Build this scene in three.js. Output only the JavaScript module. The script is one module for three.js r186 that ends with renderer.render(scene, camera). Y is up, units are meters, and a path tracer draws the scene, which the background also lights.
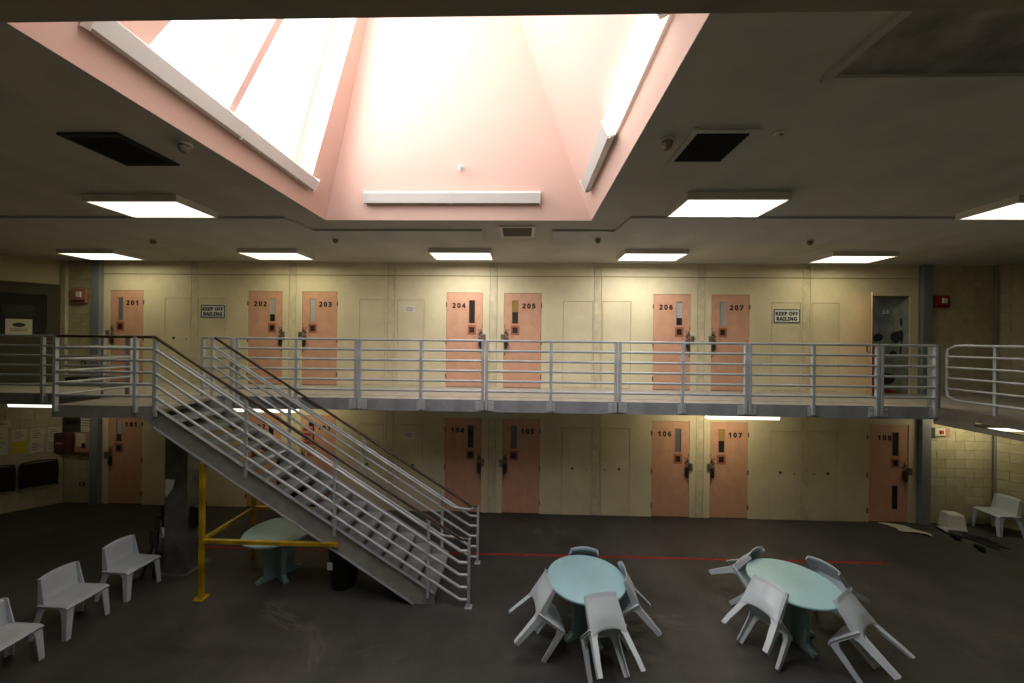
import * as THREE from 'three';
import { RectAreaLightUniformsLib } from 'three/addons/lights/RectAreaLightUniformsLib.js';
import { mergeGeometries } from 'three/addons/utils/BufferGeometryUtils.js';
import { RoundedBoxGeometry } from 'three/addons/geometries/RoundedBoxGeometry.js';
import { TextGeometry } from 'three/addons/geometries/TextGeometry.js';
import { FontLoader } from 'three/addons/loaders/FontLoader.js';

// ---------------------------------------------------------------- camera, sky, light
const scene = new THREE.Scene();
const camera = new THREE.PerspectiveCamera(2 * Math.atan(341.5 / 366.9) * 180 / Math.PI, 1024 / 683, 0.05, 100);
camera.position.set(0, 3.86, 8.254);
camera.rotation.order = 'YXZ';
camera.rotation.set(0.0005, 0.0274, 0.0111);
scene.add(camera);
const SKY = 2.2;                                        // overcast sky seen through the roof glazing
scene.background = new THREE.Color(0.93, 0.97, 1.0);
scene.backgroundIntensity = SKY;
const renderer = new THREE.WebGLRenderer({ antialias: true });
renderer.toneMapping = THREE.LinearToneMapping;
renderer.toneMappingExposure = 1.0;
renderer.shadowMap.enabled = true;
RectAreaLightUniformsLib.init();
const DAY = { color: new THREE.Color(0.94, 0.98, 1.0), level: 10 };      // daylight entering at each pane above the staircase side
const DAY_REAR = { color: DAY.color, level: 5 };                          // the same sky on the control room side
const TROFFER = { color: new THREE.Color(1.0, 0.95, 0.84), level: 19 };  // ceiling troffers, fresher tubes
const TROFFER_OLD = { color: new THREE.Color(1.0, 0.91, 0.55), level: 7.5 }; // troffers with yellowed tubes
const STRIP = { color: new THREE.Color(1.0, 0.87, 0.54), level: 55 };    // strip lamps under the walkway
const SHAFT = { color: new THREE.Color(1.0, 0.95, 0.84), level: 6 };     // tubes in the roof shaft

// ---------------------------------------------------------------- helpers
let seed = 20240;
const rnd = () => { seed = (seed * 1664525 + 1013904223) >>> 0; return seed / 4294967296; };
const taken = {};
const numbered = n => { const k = taken[n] = (taken[n] ?? -1) + 1; return k ? `${n}_${String(k).padStart(3, '0')}` : n; };
const V = (x, y, z) => new THREE.Vector3(x, y, z);
function muv(g0) {                                       // uv in metres from the dominant face direction
  const g = g0.index ? g0.toNonIndexed() : g0;
  if (!g.attributes.normal) g.computeVertexNormals();
  const p = g.attributes.position, uv = new Float32Array(p.count * 2);
  const a = V(), b = V(), c = V();
  for (let i = 0; i < p.count; i += 3) {
    a.fromBufferAttribute(p, i); b.fromBufferAttribute(p, i + 1); c.fromBufferAttribute(p, i + 2);
    const n = b.clone().sub(a).cross(c.clone().sub(a));
    const ax = Math.abs(n.x), ay = Math.abs(n.y), az = Math.abs(n.z);
    for (let k = 0; k < 3; k++) {
      const q = [a, b, c][k];
      uv[2 * (i + k)] = ax > ay && ax > az ? q.z : q.x;
      uv[2 * (i + k) + 1] = ay >= ax && ay >= az ? q.z : q.y;
    }
  }
  g.setAttribute('uv', new THREE.BufferAttribute(uv, 2));
  for (const k of Object.keys(g.attributes)) if (!['position', 'normal', 'uv'].includes(k)) g.deleteAttribute(k);
  return g;
}
const join = list => { const l = (Array.isArray(list) ? list : [list]).map(g => muv(g)); return l.length === 1 ? l[0] : mergeGeometries(l); };
const at = (g, x, y, z, rx = 0, ry = 0, rz = 0) => { if (rx) g.rotateX(rx); if (ry) g.rotateY(ry); if (rz) g.rotateZ(rz); return g.translate(x, y, z); };
const span = (x0, x1, y0, y1, z0, z1) => new THREE.BoxGeometry(x1 - x0, y1 - y0, z1 - z0).translate((x0 + x1) / 2, (y0 + y1) / 2, (z0 + z1) / 2);
const rbox = (w, h, d, r = 0.01, s = 2) => new RoundedBoxGeometry(w, h, d, s, r);
const rspan = (x0, x1, y0, y1, z0, z1, r = 0.006) => rbox(x1 - x0, y1 - y0, z1 - z0, r, 1).translate((x0 + x1) / 2, (y0 + y1) / 2, (z0 + z1) / 2);
function bar(a, b, r, n = 8) {                           // round bar between two points
  const d = b.clone().sub(a), g = new THREE.CylinderGeometry(r, r, d.length(), n);
  g.applyQuaternion(new THREE.Quaternion().setFromUnitVectors(V(0, 1, 0), d.clone().normalize()));
  return g.translate((a.x + b.x) / 2, (a.y + b.y) / 2, (a.z + b.z) / 2);
}
function beam(a, b, w, h) {                              // square bar between two points lying in one upright plane
  const d = b.clone().sub(a), L = d.length(), g = new THREE.BoxGeometry(w, h, L);
  const m = new THREE.Matrix4().lookAt(a, b, Math.abs(d.y) > 0.99 * L ? V(1, 0, 0) : V(0, 1, 0));
  return g.applyMatrix4(m).translate((a.x + b.x) / 2, (a.y + b.y) / 2, (a.z + b.z) / 2);
}
function pipe(pts, r, n = 8, seg = 24, tension = 0.5) { return new THREE.TubeGeometry(new THREE.CatmullRomCurve3(pts, false, 'catmullrom', tension), seg, r, n); }
function bend(pts, r, n = 8) { const c = new THREE.CurvePath(); for (let i = 1; i < pts.length; i++) c.add(new THREE.LineCurve3(pts[i - 1], pts[i])); const l = []; for (let i = 1; i < pts.length; i++) { l.push(bar(pts[i - 1], pts[i], r, n)); if (i < pts.length - 1) l.push(new THREE.SphereGeometry(r, n, 6).translate(pts[i].x, pts[i].y, pts[i].z)); } return l; }
function loft(rings) {                                   // closed rings of equal count joined to a solid with caps
  const n = rings[0].length, pos = [];
  const tri = (a, b, c) => pos.push(a.x, a.y, a.z, b.x, b.y, b.z, c.x, c.y, c.z);
  for (let i = 0; i + 1 < rings.length; i++) for (let k = 0; k < n; k++) {
    const a = rings[i][k], b = rings[i][(k + 1) % n], c = rings[i + 1][(k + 1) % n], d = rings[i + 1][k];
    tri(a, b, c); tri(a, c, d);
  }
  for (const [r, f] of [[rings[0], 1], [rings[rings.length - 1], 0]]) {
    const e1 = r[1].clone().sub(r[0]).normalize(), nn = V(0, 0, 0);
    for (let k = 0; k < n; k++) nn.add(r[k].clone().sub(r[0]).cross(r[(k + 1) % n].clone().sub(r[0])));
    nn.normalize(); const e2 = nn.clone().cross(e1);
    const t = THREE.ShapeUtils.triangulateShape(r.map(q => new THREE.Vector2(q.clone().sub(r[0]).dot(e1), q.clone().sub(r[0]).dot(e2))), []);
    for (const [x, y, z] of t) f ? tri(r[x], r[z], r[y]) : tri(r[x], r[y], r[z]);
  }
  const g = new THREE.BufferGeometry();
  g.setAttribute('position', new THREE.Float32BufferAttribute(pos, 3)); g.computeVertexNormals();
  return g;
}
function sheet(fn, nu, nv) {                             // closed slab: fn(u, v, side) with side 0 front, 1 back
  const P = s => { const o = []; for (let j = 0; j <= nv; j++) for (let i = 0; i <= nu; i++) o.push(fn(i / nu, j / nv, s)); return o; };
  const A = P(0), B = P(1), N = A.length, idx = [], pos = [];
  for (const q of [...A, ...B]) pos.push(q.x, q.y, q.z);
  const id = (i, j, s) => s * N + j * (nu + 1) + i;
  for (let j = 0; j < nv; j++) for (let i = 0; i < nu; i++) {
    const a = id(i, j, 0), b = id(i + 1, j, 0), c = id(i + 1, j + 1, 0), d = id(i, j + 1, 0); idx.push(a, b, c, a, c, d);
    const e = a + N, f = b + N, g = c + N, h = d + N; idx.push(e, g, f, e, h, g);
  }
  for (let i = 0; i < nu; i++) { idx.push(id(i, 0, 0), id(i, 0, 1), id(i + 1, 0, 1), id(i, 0, 0), id(i + 1, 0, 1), id(i + 1, 0, 0)); idx.push(id(i, nv, 0), id(i + 1, nv, 1), id(i, nv, 1), id(i, nv, 0), id(i + 1, nv, 0), id(i + 1, nv, 1)); }
  for (let j = 0; j < nv; j++) { idx.push(id(0, j, 0), id(0, j + 1, 1), id(0, j, 1), id(0, j, 0), id(0, j + 1, 0), id(0, j + 1, 1)); idx.push(id(nu, j, 0), id(nu, j, 1), id(nu, j + 1, 1), id(nu, j, 0), id(nu, j + 1, 1), id(nu, j + 1, 0)); }
  const g = new THREE.BufferGeometry(); g.setAttribute('position', new THREE.Float32BufferAttribute(pos, 3)); g.setIndex(idx); g.computeVertexNormals();
  return g;
}
function cut([x0, x1, y0, y1], holes, z0, z1) {          // rectangle with rectangular holes, as slabs
  const cl = (v, a, b) => Math.min(b, Math.max(a, v));
  const xs = [...new Set([x0, x1, ...holes.flatMap(h => [cl(h[0], x0, x1), cl(h[1], x0, x1)])])].sort((a, b) => a - b);
  const ys = [...new Set([y0, y1, ...holes.flatMap(h => [cl(h[2], y0, y1), cl(h[3], y0, y1)])])].sort((a, b) => a - b);
  const out = [];
  for (let i = 0; i + 1 < xs.length; i++) {
    let run = null;
    for (let j = 0; j + 1 < ys.length; j++) {
      const mx = (xs[i] + xs[i + 1]) / 2, my = (ys[j] + ys[j + 1]) / 2;
      const hit = holes.some(h => mx > h[0] && mx < h[1] && my > h[2] && my < h[3]);
      if (!hit) { if (run) run[1] = ys[j + 1]; else run = [ys[j], ys[j + 1]]; }
      if ((hit || j + 2 === ys.length) && run) { out.push(span(xs[i], xs[i + 1], run[0], run[1], z0, z1)); run = null; }
    }
  }
  return out;
}
function mesh(name, geos, mat, parent) {
  const m = new THREE.Mesh(join(geos), mat); m.name = parent ? name : numbered(name);
  m.castShadow = m.receiveShadow = true; (parent ?? scene).add(m); return m;
}
function tag(o, label, category, group, kind) { o.userData = { label, category, ...(group && { group }), ...(kind && { kind }) }; return o; }
function thing(name, label, category, [x, y, z] = [0, 0, 0], turn = 0, group, kind) {
  const o = new THREE.Group(); o.name = numbered(name); o.position.set(x, y, z); o.rotation.y = turn; scene.add(o);
  return tag(o, label, category, group, kind);
}
function struct(name, geos, mat, label, category) { return tag(mesh(name, geos, mat), label, category, null, 'structure'); }
function copy(src, label, [x, y, z], turn) { const c = src.clone(); c.name = numbered(src.name.replace(/_\d{3}$/, '')); scene.add(c); c.position.set(x, y, z); c.rotation.y = turn; c.userData = { ...src.userData, label }; return c; }
function areaLight(parent, name, w, h, [x, y, z], dir, { color, level }) {
  const l = new THREE.RectAreaLight(color, level, w, h); l.name = name; l.position.set(x, y, z);
  const q = new THREE.Quaternion().setFromUnitVectors(V(0, 0, -1), dir.clone().normalize()); l.quaternion.copy(q); parent.add(l); return l;
}

// ---------------------------------------------------------------- procedural textures and materials
function lattice(n, s) { const a = new Float32Array(n * n); let t = s >>> 0; for (let i = 0; i < a.length; i++) { t = (t * 1664525 + 1013904223) >>> 0; a[i] = t / 4294967296; } return a; }
const LAT = [lattice(64, 7), lattice(64, 99), lattice(64, 1234), lattice(64, 555)];
function noise(x, y, k = 0, w = 64) {
  const L = LAT[k & 3], xi = Math.floor(x), yi = Math.floor(y), fx = x - xi, fy = y - yi, sx = fx * fx * (3 - 2 * fx), sy = fy * fy * (3 - 2 * fy);
  const q = (i, j) => L[(((j % w) + w) % w) * 64 + (((i % w) + w) % w)];
  return (q(xi, yi) * (1 - sx) + q(xi + 1, yi) * sx) * (1 - sy) + (q(xi, yi + 1) * (1 - sx) + q(xi + 1, yi + 1) * sx) * sy;
}
const fbm = (x, y, k = 0, w = 8) => (noise(x * w, y * w, k, w) + noise(x * w * 2, y * w * 2, k + 1, w * 2) * 0.5 + noise(x * w * 4, y * w * 4, k + 2, w * 4) * 0.25 + noise(x * w * 8, y * w * 8, k + 3, Math.min(64, w * 8)) * 0.125) / 1.875;
function dataTex(w, h, fn, srgb = true, metres = 1) {
  const d = new Uint8Array(w * h * 4);
  for (let j = 0; j < h; j++) for (let i = 0; i < w; i++) { const c = fn(i / w, j / h); for (let k = 0; k < 3; k++) d[(j * w + i) * 4 + k] = Math.max(0, Math.min(255, c[k] * 255)); d[(j * w + i) * 4 + 3] = 255; }
  const t = new THREE.DataTexture(d, w, h); t.wrapS = t.wrapT = THREE.RepeatWrapping; t.magFilter = THREE.LinearFilter; t.minFilter = THREE.LinearMipmapLinearFilter; t.generateMipmaps = true;
  if (srgb) t.colorSpace = THREE.SRGBColorSpace; t.repeat.set(1 / metres, 1 / metres); t.needsUpdate = true; return t;
}
const grey = (amp, w, k) => (u, v) => { const n = 1 - amp + amp * 2 * (fbm(u, v, k, w) - 0.5) + amp * 0.25 * (noise(u * 64, v * 64, k + 1, 64) - 0.5); return [n, n, n]; };
const softMap = dataTex(256, 256, grey(0.06, 6, 0), true, 2.3);
const paintMap = dataTex(256, 256, grey(0.10, 8, 1), true, 1.1);
const grimeMap = dataTex(256, 256, grey(0.22, 8, 2), true, 1.7);
const speckBump = dataTex(256, 256, (u, v) => { const n = noise(u * 64, v * 64, 3, 64) * 0.6 + fbm(u, v, 2, 16) * 0.4; return [n, n, n]; }, false, 0.25);
const mat = (color, o = {}) => new THREE.MeshStandardMaterial({ color, roughness: 0.7, ...o });
const M = {
  wall: mat('#e8dcba', { roughness: 0.55, map: softMap, bumpMap: speckBump, bumpScale: 0.0012 }),
  panel: mat('#e5d9b8', { roughness: 0.5, map: softMap }),
  strip: mat('#e5d9b8', { roughness: 0.55, map: paintMap }),
  slab: mat('#8f855f', { roughness: 0.9 }),
  block: mat('#d2c9a6', { roughness: 0.75, map: paintMap, bumpMap: speckBump, bumpScale: 0.003 }),
  blockB: mat('#cbc29d', { roughness: 0.75, map: paintMap, bumpMap: speckBump, bumpScale: 0.003 }),
  mortar: mat('#c6bc97', { roughness: 0.9 }),
  shell: mat('#a7a58f', { roughness: 0.9, map: softMap }),
  ceiling: mat('#c3c3bb', { roughness: 0.95, map: softMap, bumpMap: speckBump, bumpScale: 0.002 }),
  ceilingBand: mat('#c6c8c7', { roughness: 0.9, map: softMap }),
  shaft: mat('#ecc7b8', { roughness: 0.8 }),
  salmon: mat('#dc9f86', { roughness: 0.5, map: paintMap }),
  digit: mat('#2a1a17', { roughness: 0.8 }),
  hinge: mat('#6e5346', { roughness: 0.6 }),
  grille: mat('#a9684f', { roughness: 0.6 }),
  darkMetal: mat('#3a3632', { roughness: 0.45, metalness: 0.5 }),
  steel: mat('#8b8d8c', { roughness: 0.35, metalness: 0.8 }),
  black: mat('#161617', { roughness: 0.5 }),
  blackSoft: mat('#1b1a1c', { roughness: 0.9 }),
  rail: mat('#c6cbd2', { roughness: 0.4, metalness: 0.15, map: paintMap }),
  handrail: mat('#5b463b', { roughness: 0.4, metalness: 0.25, map: grimeMap }),
  fascia: mat('#9599a1', { roughness: 0.5, map: paintMap }),
  deck: mat('#bdb5ab', { roughness: 0.8, map: paintMap }),
  stringer: mat('#a2a19c', { roughness: 0.55, map: paintMap }),
  wingFascia: mat('#8d8577', { roughness: 0.7, map: grimeMap }),
  shadedBeam: mat('#6f6b63', { roughness: 0.8 }),  // shade under the side walkway is put into this darker steel tone
  tread: mat('#b3b9c2', { roughness: 0.5, metalness: 0.2, map: grimeMap }),
  yellow: mat('#dcb70a', { roughness: 0.45, map: grimeMap }),
  column: mat('#83898e', { roughness: 0.5, map: softMap }),
  post: mat('#7b7973', { roughness: 0.7, map: grimeMap }),
  tableTop: mat('#a3cad4', { roughness: 0.42, map: softMap }),
  tableLeg: mat('#7f9ba0', { roughness: 0.5, map: softMap }),
  chair: mat('#cdd8e3', { roughness: 0.3, map: softMap }),
  lampBody: mat('#d8d6cc', { roughness: 0.6 }),
  lampOff: new THREE.MeshPhysicalMaterial({ color: '#e9e7e2', roughness: 0.35, transmission: 0.25, thickness: 0 }),
  white: mat('#e2e2dc', { roughness: 0.6 }),
  paper: mat('#cfc9b4', { roughness: 0.9 }),
  paperYellow: mat('#c9b83a', { roughness: 0.9 }),
  paperDark: mat('#3b3a36', { roughness: 0.9 }),
  pinkPaper: mat('#b9897a', { roughness: 0.9 }),
  brownBox: mat('#5a3324', { roughness: 0.7 }),
  red: mat('#9c2622', { roughness: 0.5 }),
  alarm: mat('#b2756c', { roughness: 0.5 }),
  tape: mat('#b3332a', { roughness: 0.7, map: grimeMap }),
  signFace: mat('#dcdedc', { roughness: 0.5 }),
  signInk: mat('#23272c', { roughness: 0.7 }),
  vent: mat('#2a2622', { roughness: 0.9 }),
  ventSlat: mat('#857b6d', { roughness: 0.7, metalness: 0.2 }),
  ventFrame: mat('#d6d4ca', { roughness: 0.7 }),
  cellWall: mat('#b9bab0', { roughness: 0.8, map: grimeMap }),
  peel: mat('#2c2f33', { roughness: 0.9 }),
  paleBack: mat('#b9c0c4', { roughness: 0.8 }),  // pale tone stands in for a lit cell behind the glass
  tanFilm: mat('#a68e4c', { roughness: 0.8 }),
  darkBack: mat('#201f1e', { roughness: 0.9 }),  // dark tone stands in for an unlit room behind the glass
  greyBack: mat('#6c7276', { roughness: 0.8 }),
  office: mat('#4b4636', { roughness: 0.7 }),
  glass: new THREE.MeshPhysicalMaterial({ color: '#ffffff', roughness: 0.04, transmission: 1, thickness: 0, ior: 1.5 }),
  roofGlass: new THREE.MeshPhysicalMaterial({ color: '#ffffff', roughness: 0.1, transmission: 1, thickness: 0, ior: 1.5 }),
};
const glow = (c, k) => new THREE.MeshStandardMaterial({ color: '#f4f1e6', roughness: 0.5, emissive: c, emissiveIntensity: k });
M.trofferLens = glow(new THREE.Color(1, 0.97, 0.86), 1.6);
M.stripLens = glow(new THREE.Color(1, 0.95, 0.8), 1.6);
M.shaftLens = glow(new THREE.Color(1, 0.97, 0.93), 1.3);

// floor paint: one map for the whole hall, worn, scuffed and stained
const FX0 = -13, FX1 = 13, FZ0 = -0.3, FZ1 = 10.6;
const scuffs = [];
for (let i = 0; i < 260; i++) scuffs.push([FX0 + rnd() * (FX1 - FX0), FZ0 + rnd() * 8, rnd() * 3.14, 0.08 + rnd() * 0.5, 0.006 + rnd() * 0.016, rnd() < 0.75 ? 0.10 + rnd() * 0.22 : -0.12 - rnd() * 0.2]);
for (const [x, z, a, l, s] of [[0.35, 0.75, 1.4, 0.5, 0.5], [0.75, 0.62, 1.2, 0.35, 0.45], [0.78, 0.85, 1.7, 0.25, 0.4], [2.0, 3.05, 0.1, 0.6, 0.45], [2.15, 3.15, 0.2, 0.4, 0.35], [-3.3, 3.25, 0.35, 0.7, 0.55], [-2.9, 3.4, 0.3, 0.5, 0.45], [-3.6, 3.0, 0.5, 0.45, 0.45], [4.9, 1.5, -0.3, 0.4, 0.3], [-2.6, 3.6, 0.9, 0.9, 0.3]]) for (let k = 0; k < 5; k++) scuffs.push([x + (rnd() - 0.5) * 0.2, z + (rnd() - 0.5) * 0.16, a + (rnd() - 0.5) * 0.5, l * (0.4 + rnd() * 0.6), 0.012 + rnd() * 0.02, s * (0.5 + rnd() * 0.5)]);
const FW = 2048, FH = 860, floorScuff = new Float32Array(FW * FH);
for (const [x, z, a, l, w, s] of scuffs) {
  const n = Math.ceil(l * 120), cx = Math.cos(a), cz = Math.sin(a), curve = (rnd() - 0.5) * 0.4;
  for (let i = 0; i <= n; i++) {
    const t = i / n - 0.5, px = x + cx * t * l - cz * curve * t * t * l, pz = z + cz * t * l + cx * curve * t * t * l, r = Math.max(1, w * 79 * (1 - 2 * Math.abs(t)) + 0.6);
    const ui = (px - FX0) / (FX1 - FX0) * FW, vi = (pz - FZ0) / (FZ1 - FZ0) * FH;
    for (let dj = -Math.ceil(r); dj <= r; dj++) for (let di = -Math.ceil(r); di <= r; di++) {
      const I = Math.round(ui + di), J = Math.round(vi + dj); if (I < 0 || J < 0 || I >= FW || J >= FH) continue;
      const g = Math.max(0, 1 - Math.hypot(di, dj) / (r + 0.5)) * (0.4 + 0.6 * noise(I * 0.7, J * 0.7, 2));
      const k = J * FW + I; if (Math.abs(s * g) > Math.abs(floorScuff[k])) floorScuff[k] = s * g;
    }
  }
}
const floorMap = dataTex(FW, FH, (u, v) => {
  const x = u * 26, z = v * 10.9, big = fbm(x / 16, z / 16, 0, 8), mid = fbm(x / 4, z / 4, 1, 8), fine = noise(x * 30, z * 30, 2) * 0.6 + noise(x * 71, z * 67, 3) * 0.4;
  const s = floorScuff[Math.min(FH - 1, Math.floor(v * FH)) * FW + Math.min(FW - 1, Math.floor(u * FW))];
  const streak = noise(x * 2.2, z * 9, 1) * 0.5 + noise(x * 9, z * 2.2, 0) * 0.5;
  const k = 0.80 + (big - 0.5) * 0.5 + (mid - 0.5) * 0.35 + (fine - 0.5) * 0.14 + (streak - 0.5) * 0.10;
  const w = 0.295 * k + Math.max(0, s) * 0.26 + Math.min(0, s) * 0.25;
  return [w * 1.02, w * 0.985, w * 0.95];
});
floorMap.repeat.set(1 / (FX1 - FX0), 1 / (FZ1 - FZ0)); floorMap.offset.set(-FX0 / (FX1 - FX0), -FZ0 / (FZ1 - FZ0));
M.floor = mat('#ffffff', { roughness: 0.62, map: floorMap, bumpMap: speckBump, bumpScale: 0.0015 });

const font = await new FontLoader().loadAsync('fonts/droid/droid_sans_bold.typeface.json');
function words(s, size, weight = 0, depth = 0.002) { const g = new TextGeometry(s, { font, size, depth, curveSegments: 3, bevelEnabled: weight > 0, bevelThickness: 0.0004, bevelSize: weight, bevelSegments: 1 }); g.computeBoundingBox(); const b = g.boundingBox; return g.translate(-(b.min.x + b.max.x) / 2, -(b.min.y + b.max.y) / 2, 0); }

// ---------------------------------------------------------------- the setting
const CEIL = 5.63, UP = 2.82, DH = 2.13;
const LC = -10.65, RC = 10.26, Q = Math.SQRT1_2;         // corners where the angled walls start
const floorO = struct('floor', span(FX0, FX1, -0.2, 0, FZ0, FZ1), M.floor, 'dark worn concrete floor with pale scuffs and a red line', 'floor');
mesh('painted_line', span(-6.2, 6.5, 0.0005, 0.0025, -0.03, 0.03).rotateY(0.006).translate(0, 0, 1.6), M.tape, floorO).userData = { label: 'faded red line' };

// back wall: slab, precast panels, joint strips, access panels
const doorX = [[-9.56, -8.77], [-6.29, -5.495], [-5.03, -4.225], [-1.71, -0.895], [-0.41, 0.42], [2.92, 3.736], [4.20, 5.016], [7.64, 8.47]];
const accessX = [[-8.26, -7.645], [-7.468, -6.81], [-3.71, -3.116], [-2.84, -2.223], [0.915, 1.575], [1.79, 2.425], [5.495, 6.13], [6.375, 6.96]];
const joints = [-7.556, -5.262, -2.978, -0.652, 1.683, 3.968, 6.252];
const gap = 0.008;
const cellX0 = 8.58;
const wallBack = struct('wall_back', cut([-13, 13, -0.2, CEIL + 0.1], [[7.64, cellX0, UP, UP + DH]], -0.25, -0.03), M.slab, 'cream precast wall of cells on two floors', 'wall');
const doorHole = (x, b) => [x[0] - 0.006, x[1] + 0.006, b - 0.01, b + DH + 0.006];
const accHole = (x, b) => [x[0], x[1], b + 0.02, b === 0 ? 1.955 : 4.785];
const edges = [-9.72, ...joints, 8.66];
for (let i = 0; i + 1 < edges.length; i++) {
  const x0 = edges[i] + (i ? 0.085 : 0), x1 = edges[i + 1] - (i + 2 < edges.length ? 0.085 : 0);
  for (const [b, y0, y1] of [[0, 0, UP - 0.2], [UP, UP - 0.2, 5.325]]) {
    const holes = [...doorX.map(d => doorHole(d, b)), ...accessX.map(d => accHole(d, b))].filter(h => h[1] > x0 && h[0] < x1);
    mesh('wall_panel', cut([x0, x1, y0, y1], holes, -0.03, 0), M.wall, wallBack);
  }
  mesh('wall_panel', span(x0, x1, 5.34, CEIL, -0.03, 0.004), M.wall, wallBack);
}
for (const j of joints) {
  mesh('joint_strip', span(j - 0.085 + gap, j + 0.085 - gap, 0, UP - 0.2, -0.03, -0.002), M.strip, wallBack);
  mesh('joint_strip', span(j - 0.085 + gap, j + 0.085 - gap, UP, 5.325, -0.03, -0.002), M.strip, wallBack);
  mesh('joint_strip', span(j - 0.085 + gap, j + 0.085 - gap, 5.34, CEIL, -0.03, 0.002), M.strip, wallBack);
}
const pull = new THREE.CylinderGeometry(0.028, 0.028, 0.02, 10).rotateX(Math.PI / 2), keyhole = new THREE.CylinderGeometry(0.014, 0.014, 0.016, 8).rotateX(Math.PI / 2);
accessX.forEach((x, i) => {
  for (const b of [0, UP]) {
    const h = accHole(x, b), p = mesh('access_panel', span(h[0] + gap, h[1] - gap, h[2] + gap, h[3] - gap, -0.028, -0.003), M.panel, wallBack);
    const left = i % 2 === 0, w = x[1] - x[0];
    if (b === 0 || i === 0) {
      mesh('knob', at(pull.clone(), left ? x[0] + w * 0.36 : x[1] - w * 0.36, b + 1.04, 0), M.darkMetal, p);
      mesh('keyhole', at(keyhole.clone(), left ? x[1] - w * 0.16 : x[0] + w * 0.14, b + 1.02, 0), M.darkMetal, p);
    }
  }
});
// columns at both ends of the cell wall
for (const [x, s] of [[-9.82, 'beside cell door 201'], [8.76, 'beside the open cell']]) struct('trim_' + (x < 0 ? 1 : 2), [rspan(x - 0.1, x + 0.1, 0, CEIL, -0.03, 0.09, 0.01), span(x - 0.12, x - 0.105, 0, CEIL, -0.03, 0.02)], M.column, `grey painted steel column from floor to ceiling ${s}`, 'column');

// block walls
const blockGeo = {};
function blockGeometry(w, h) { const k = w.toFixed(3) + h; if (!blockGeo[k]) blockGeo[k] = muv(rbox(w, h, 0.018, 0.003, 1)); return blockGeo[k]; }
function blockWall(wall, [ox, oz], [dx, dz], len, y0, y1, paint) {
  const ang = Math.atan2(-dz, dx), rows = Math.round((y1 - y0) / 0.2);
  for (let r = 0; r < rows; r++) {
    let s = 0, first = true;
    while (s < len - 0.02) {
      let w = first && r % 2 ? 0.2 : 0.4; first = false; if (s + w > len) w = len - s;
      if (w > 0.03) {
        const m = new THREE.Mesh(blockGeometry(w - 0.006, 0.194), paint ?? ((r * 7 + Math.round(s * 10)) % 3 ? M.block : M.blockB));
        m.name = 'block'; m.castShadow = m.receiveShadow = true; const c = s + w / 2;
        m.position.set(ox + dx * c, y0 + r * 0.2 + 0.1, oz + dz * c); m.rotation.y = ang; wall.add(m);
      }
      s += w;
    }
  }
}
const nL = V(Q, 0, Q);                                   // inward normal of the left angled wall
blockWall(wallBack, [8.87, -0.02], [1, 0], RC - 8.87, 0, 2.6);
blockWall(wallBack, [LC, -0.02], [1, 0], -9.93 - LC, 0, 2.8);
blockWall(wallBack, [LC, -0.02], [1, 0], -9.93 - LC, 2.8, 5.6);
mesh('wall_panel', span(8.87, RC, 2.6, CEIL, -0.03, -0.006), M.block, wallBack);
const diag = (ox, dirx) => { const g = span(0, 3.4, -0.2, CEIL + 0.1, -0.25, -0.02); return dirx > 0 ? g.rotateY(-Math.PI / 4).translate(ox, 0, 0) : g.translate(-3.4, 0, 0).rotateY(Math.PI / 4).translate(ox, 0, 0); };
const wallBL = struct('wall_back_left', diag(LC, -1), M.mortar, 'angled block wall with notices and an office door', 'wall');
const wallBR = struct('wall_back_right', diag(RC, 1), M.mortar, 'angled block wall beside the stacked seats', 'wall');
blockWall(wallBL, [LC - 0.014 , 0.0], [-Q, Q], 0.9, 0, 2.8);
blockWall(wallBR, [RC + 0.014, 0.0], [Q, Q], 0.9, 0, 2.8);
blockWall(wallBR, [RC + 0.014, 0.0], [Q, Q], 0.9, 2.8, 5.6);
struct('trim_3', bar(V(RC - 0.03, 0, 0.05), V(RC - 0.03, CEIL, 0.05), 0.022), M.column, 'thin pale conduit running up the wall corner', 'conduit');
struct('trim_4', rspan(LC - 0.03, LC + 0.1, UP, CEIL, 0.0, 0.07, 0.01), M.block, 'pale corner post on the upper walkway beside the office door', 'trim');
struct('wall_left', span(-13.2, -13, -0.2, CEIL + 0.1, 1.9, 10.8), M.shell, 'left side wall of the hall', 'wall');
struct('wall_right', span(12.6, 12.8, -0.2, CEIL + 0.1, 1.9, 10.8), M.shell, 'right side wall of the hall', 'wall');
struct('wall_rear', span(-13.2, 12.8, -0.2, CEIL + 0.1, 10.6, 10.8), M.shell, 'rear wall of the control room', 'wall');
// the control room from which the hall is watched: partition with a long opening
struct('wall_front', cut([-13, 12.6, 0, CEIL], [[-3.2, 3.2, 2.95, 4.53]], 7.5, 7.66), M.shell, 'partition of the control room with a long watch opening', 'wall');
struct('floor_control_room', span(-13, 12.6, UP - 0.2, UP, 7.66, 10.6), M.deck, 'floor of the control room', 'floor');

// ceiling with the roof shaft opening
const SX0 = -2.93, SX1 = 0.985, SZ0 = 2.9, SZ1 = 6.815, SL = 1.9;
const ceil = struct('ceiling', cut([-13.2, 12.8, FZ0, 10.8], [[SX0, SX1, SZ0, SZ1]], 0, 0.2).map(g => g.rotateX(Math.PI / 2).translate(0, CEIL + 0.2, 0)), M.ceiling, 'dim grey painted ceiling around the roof shaft', 'ceiling');
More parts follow.
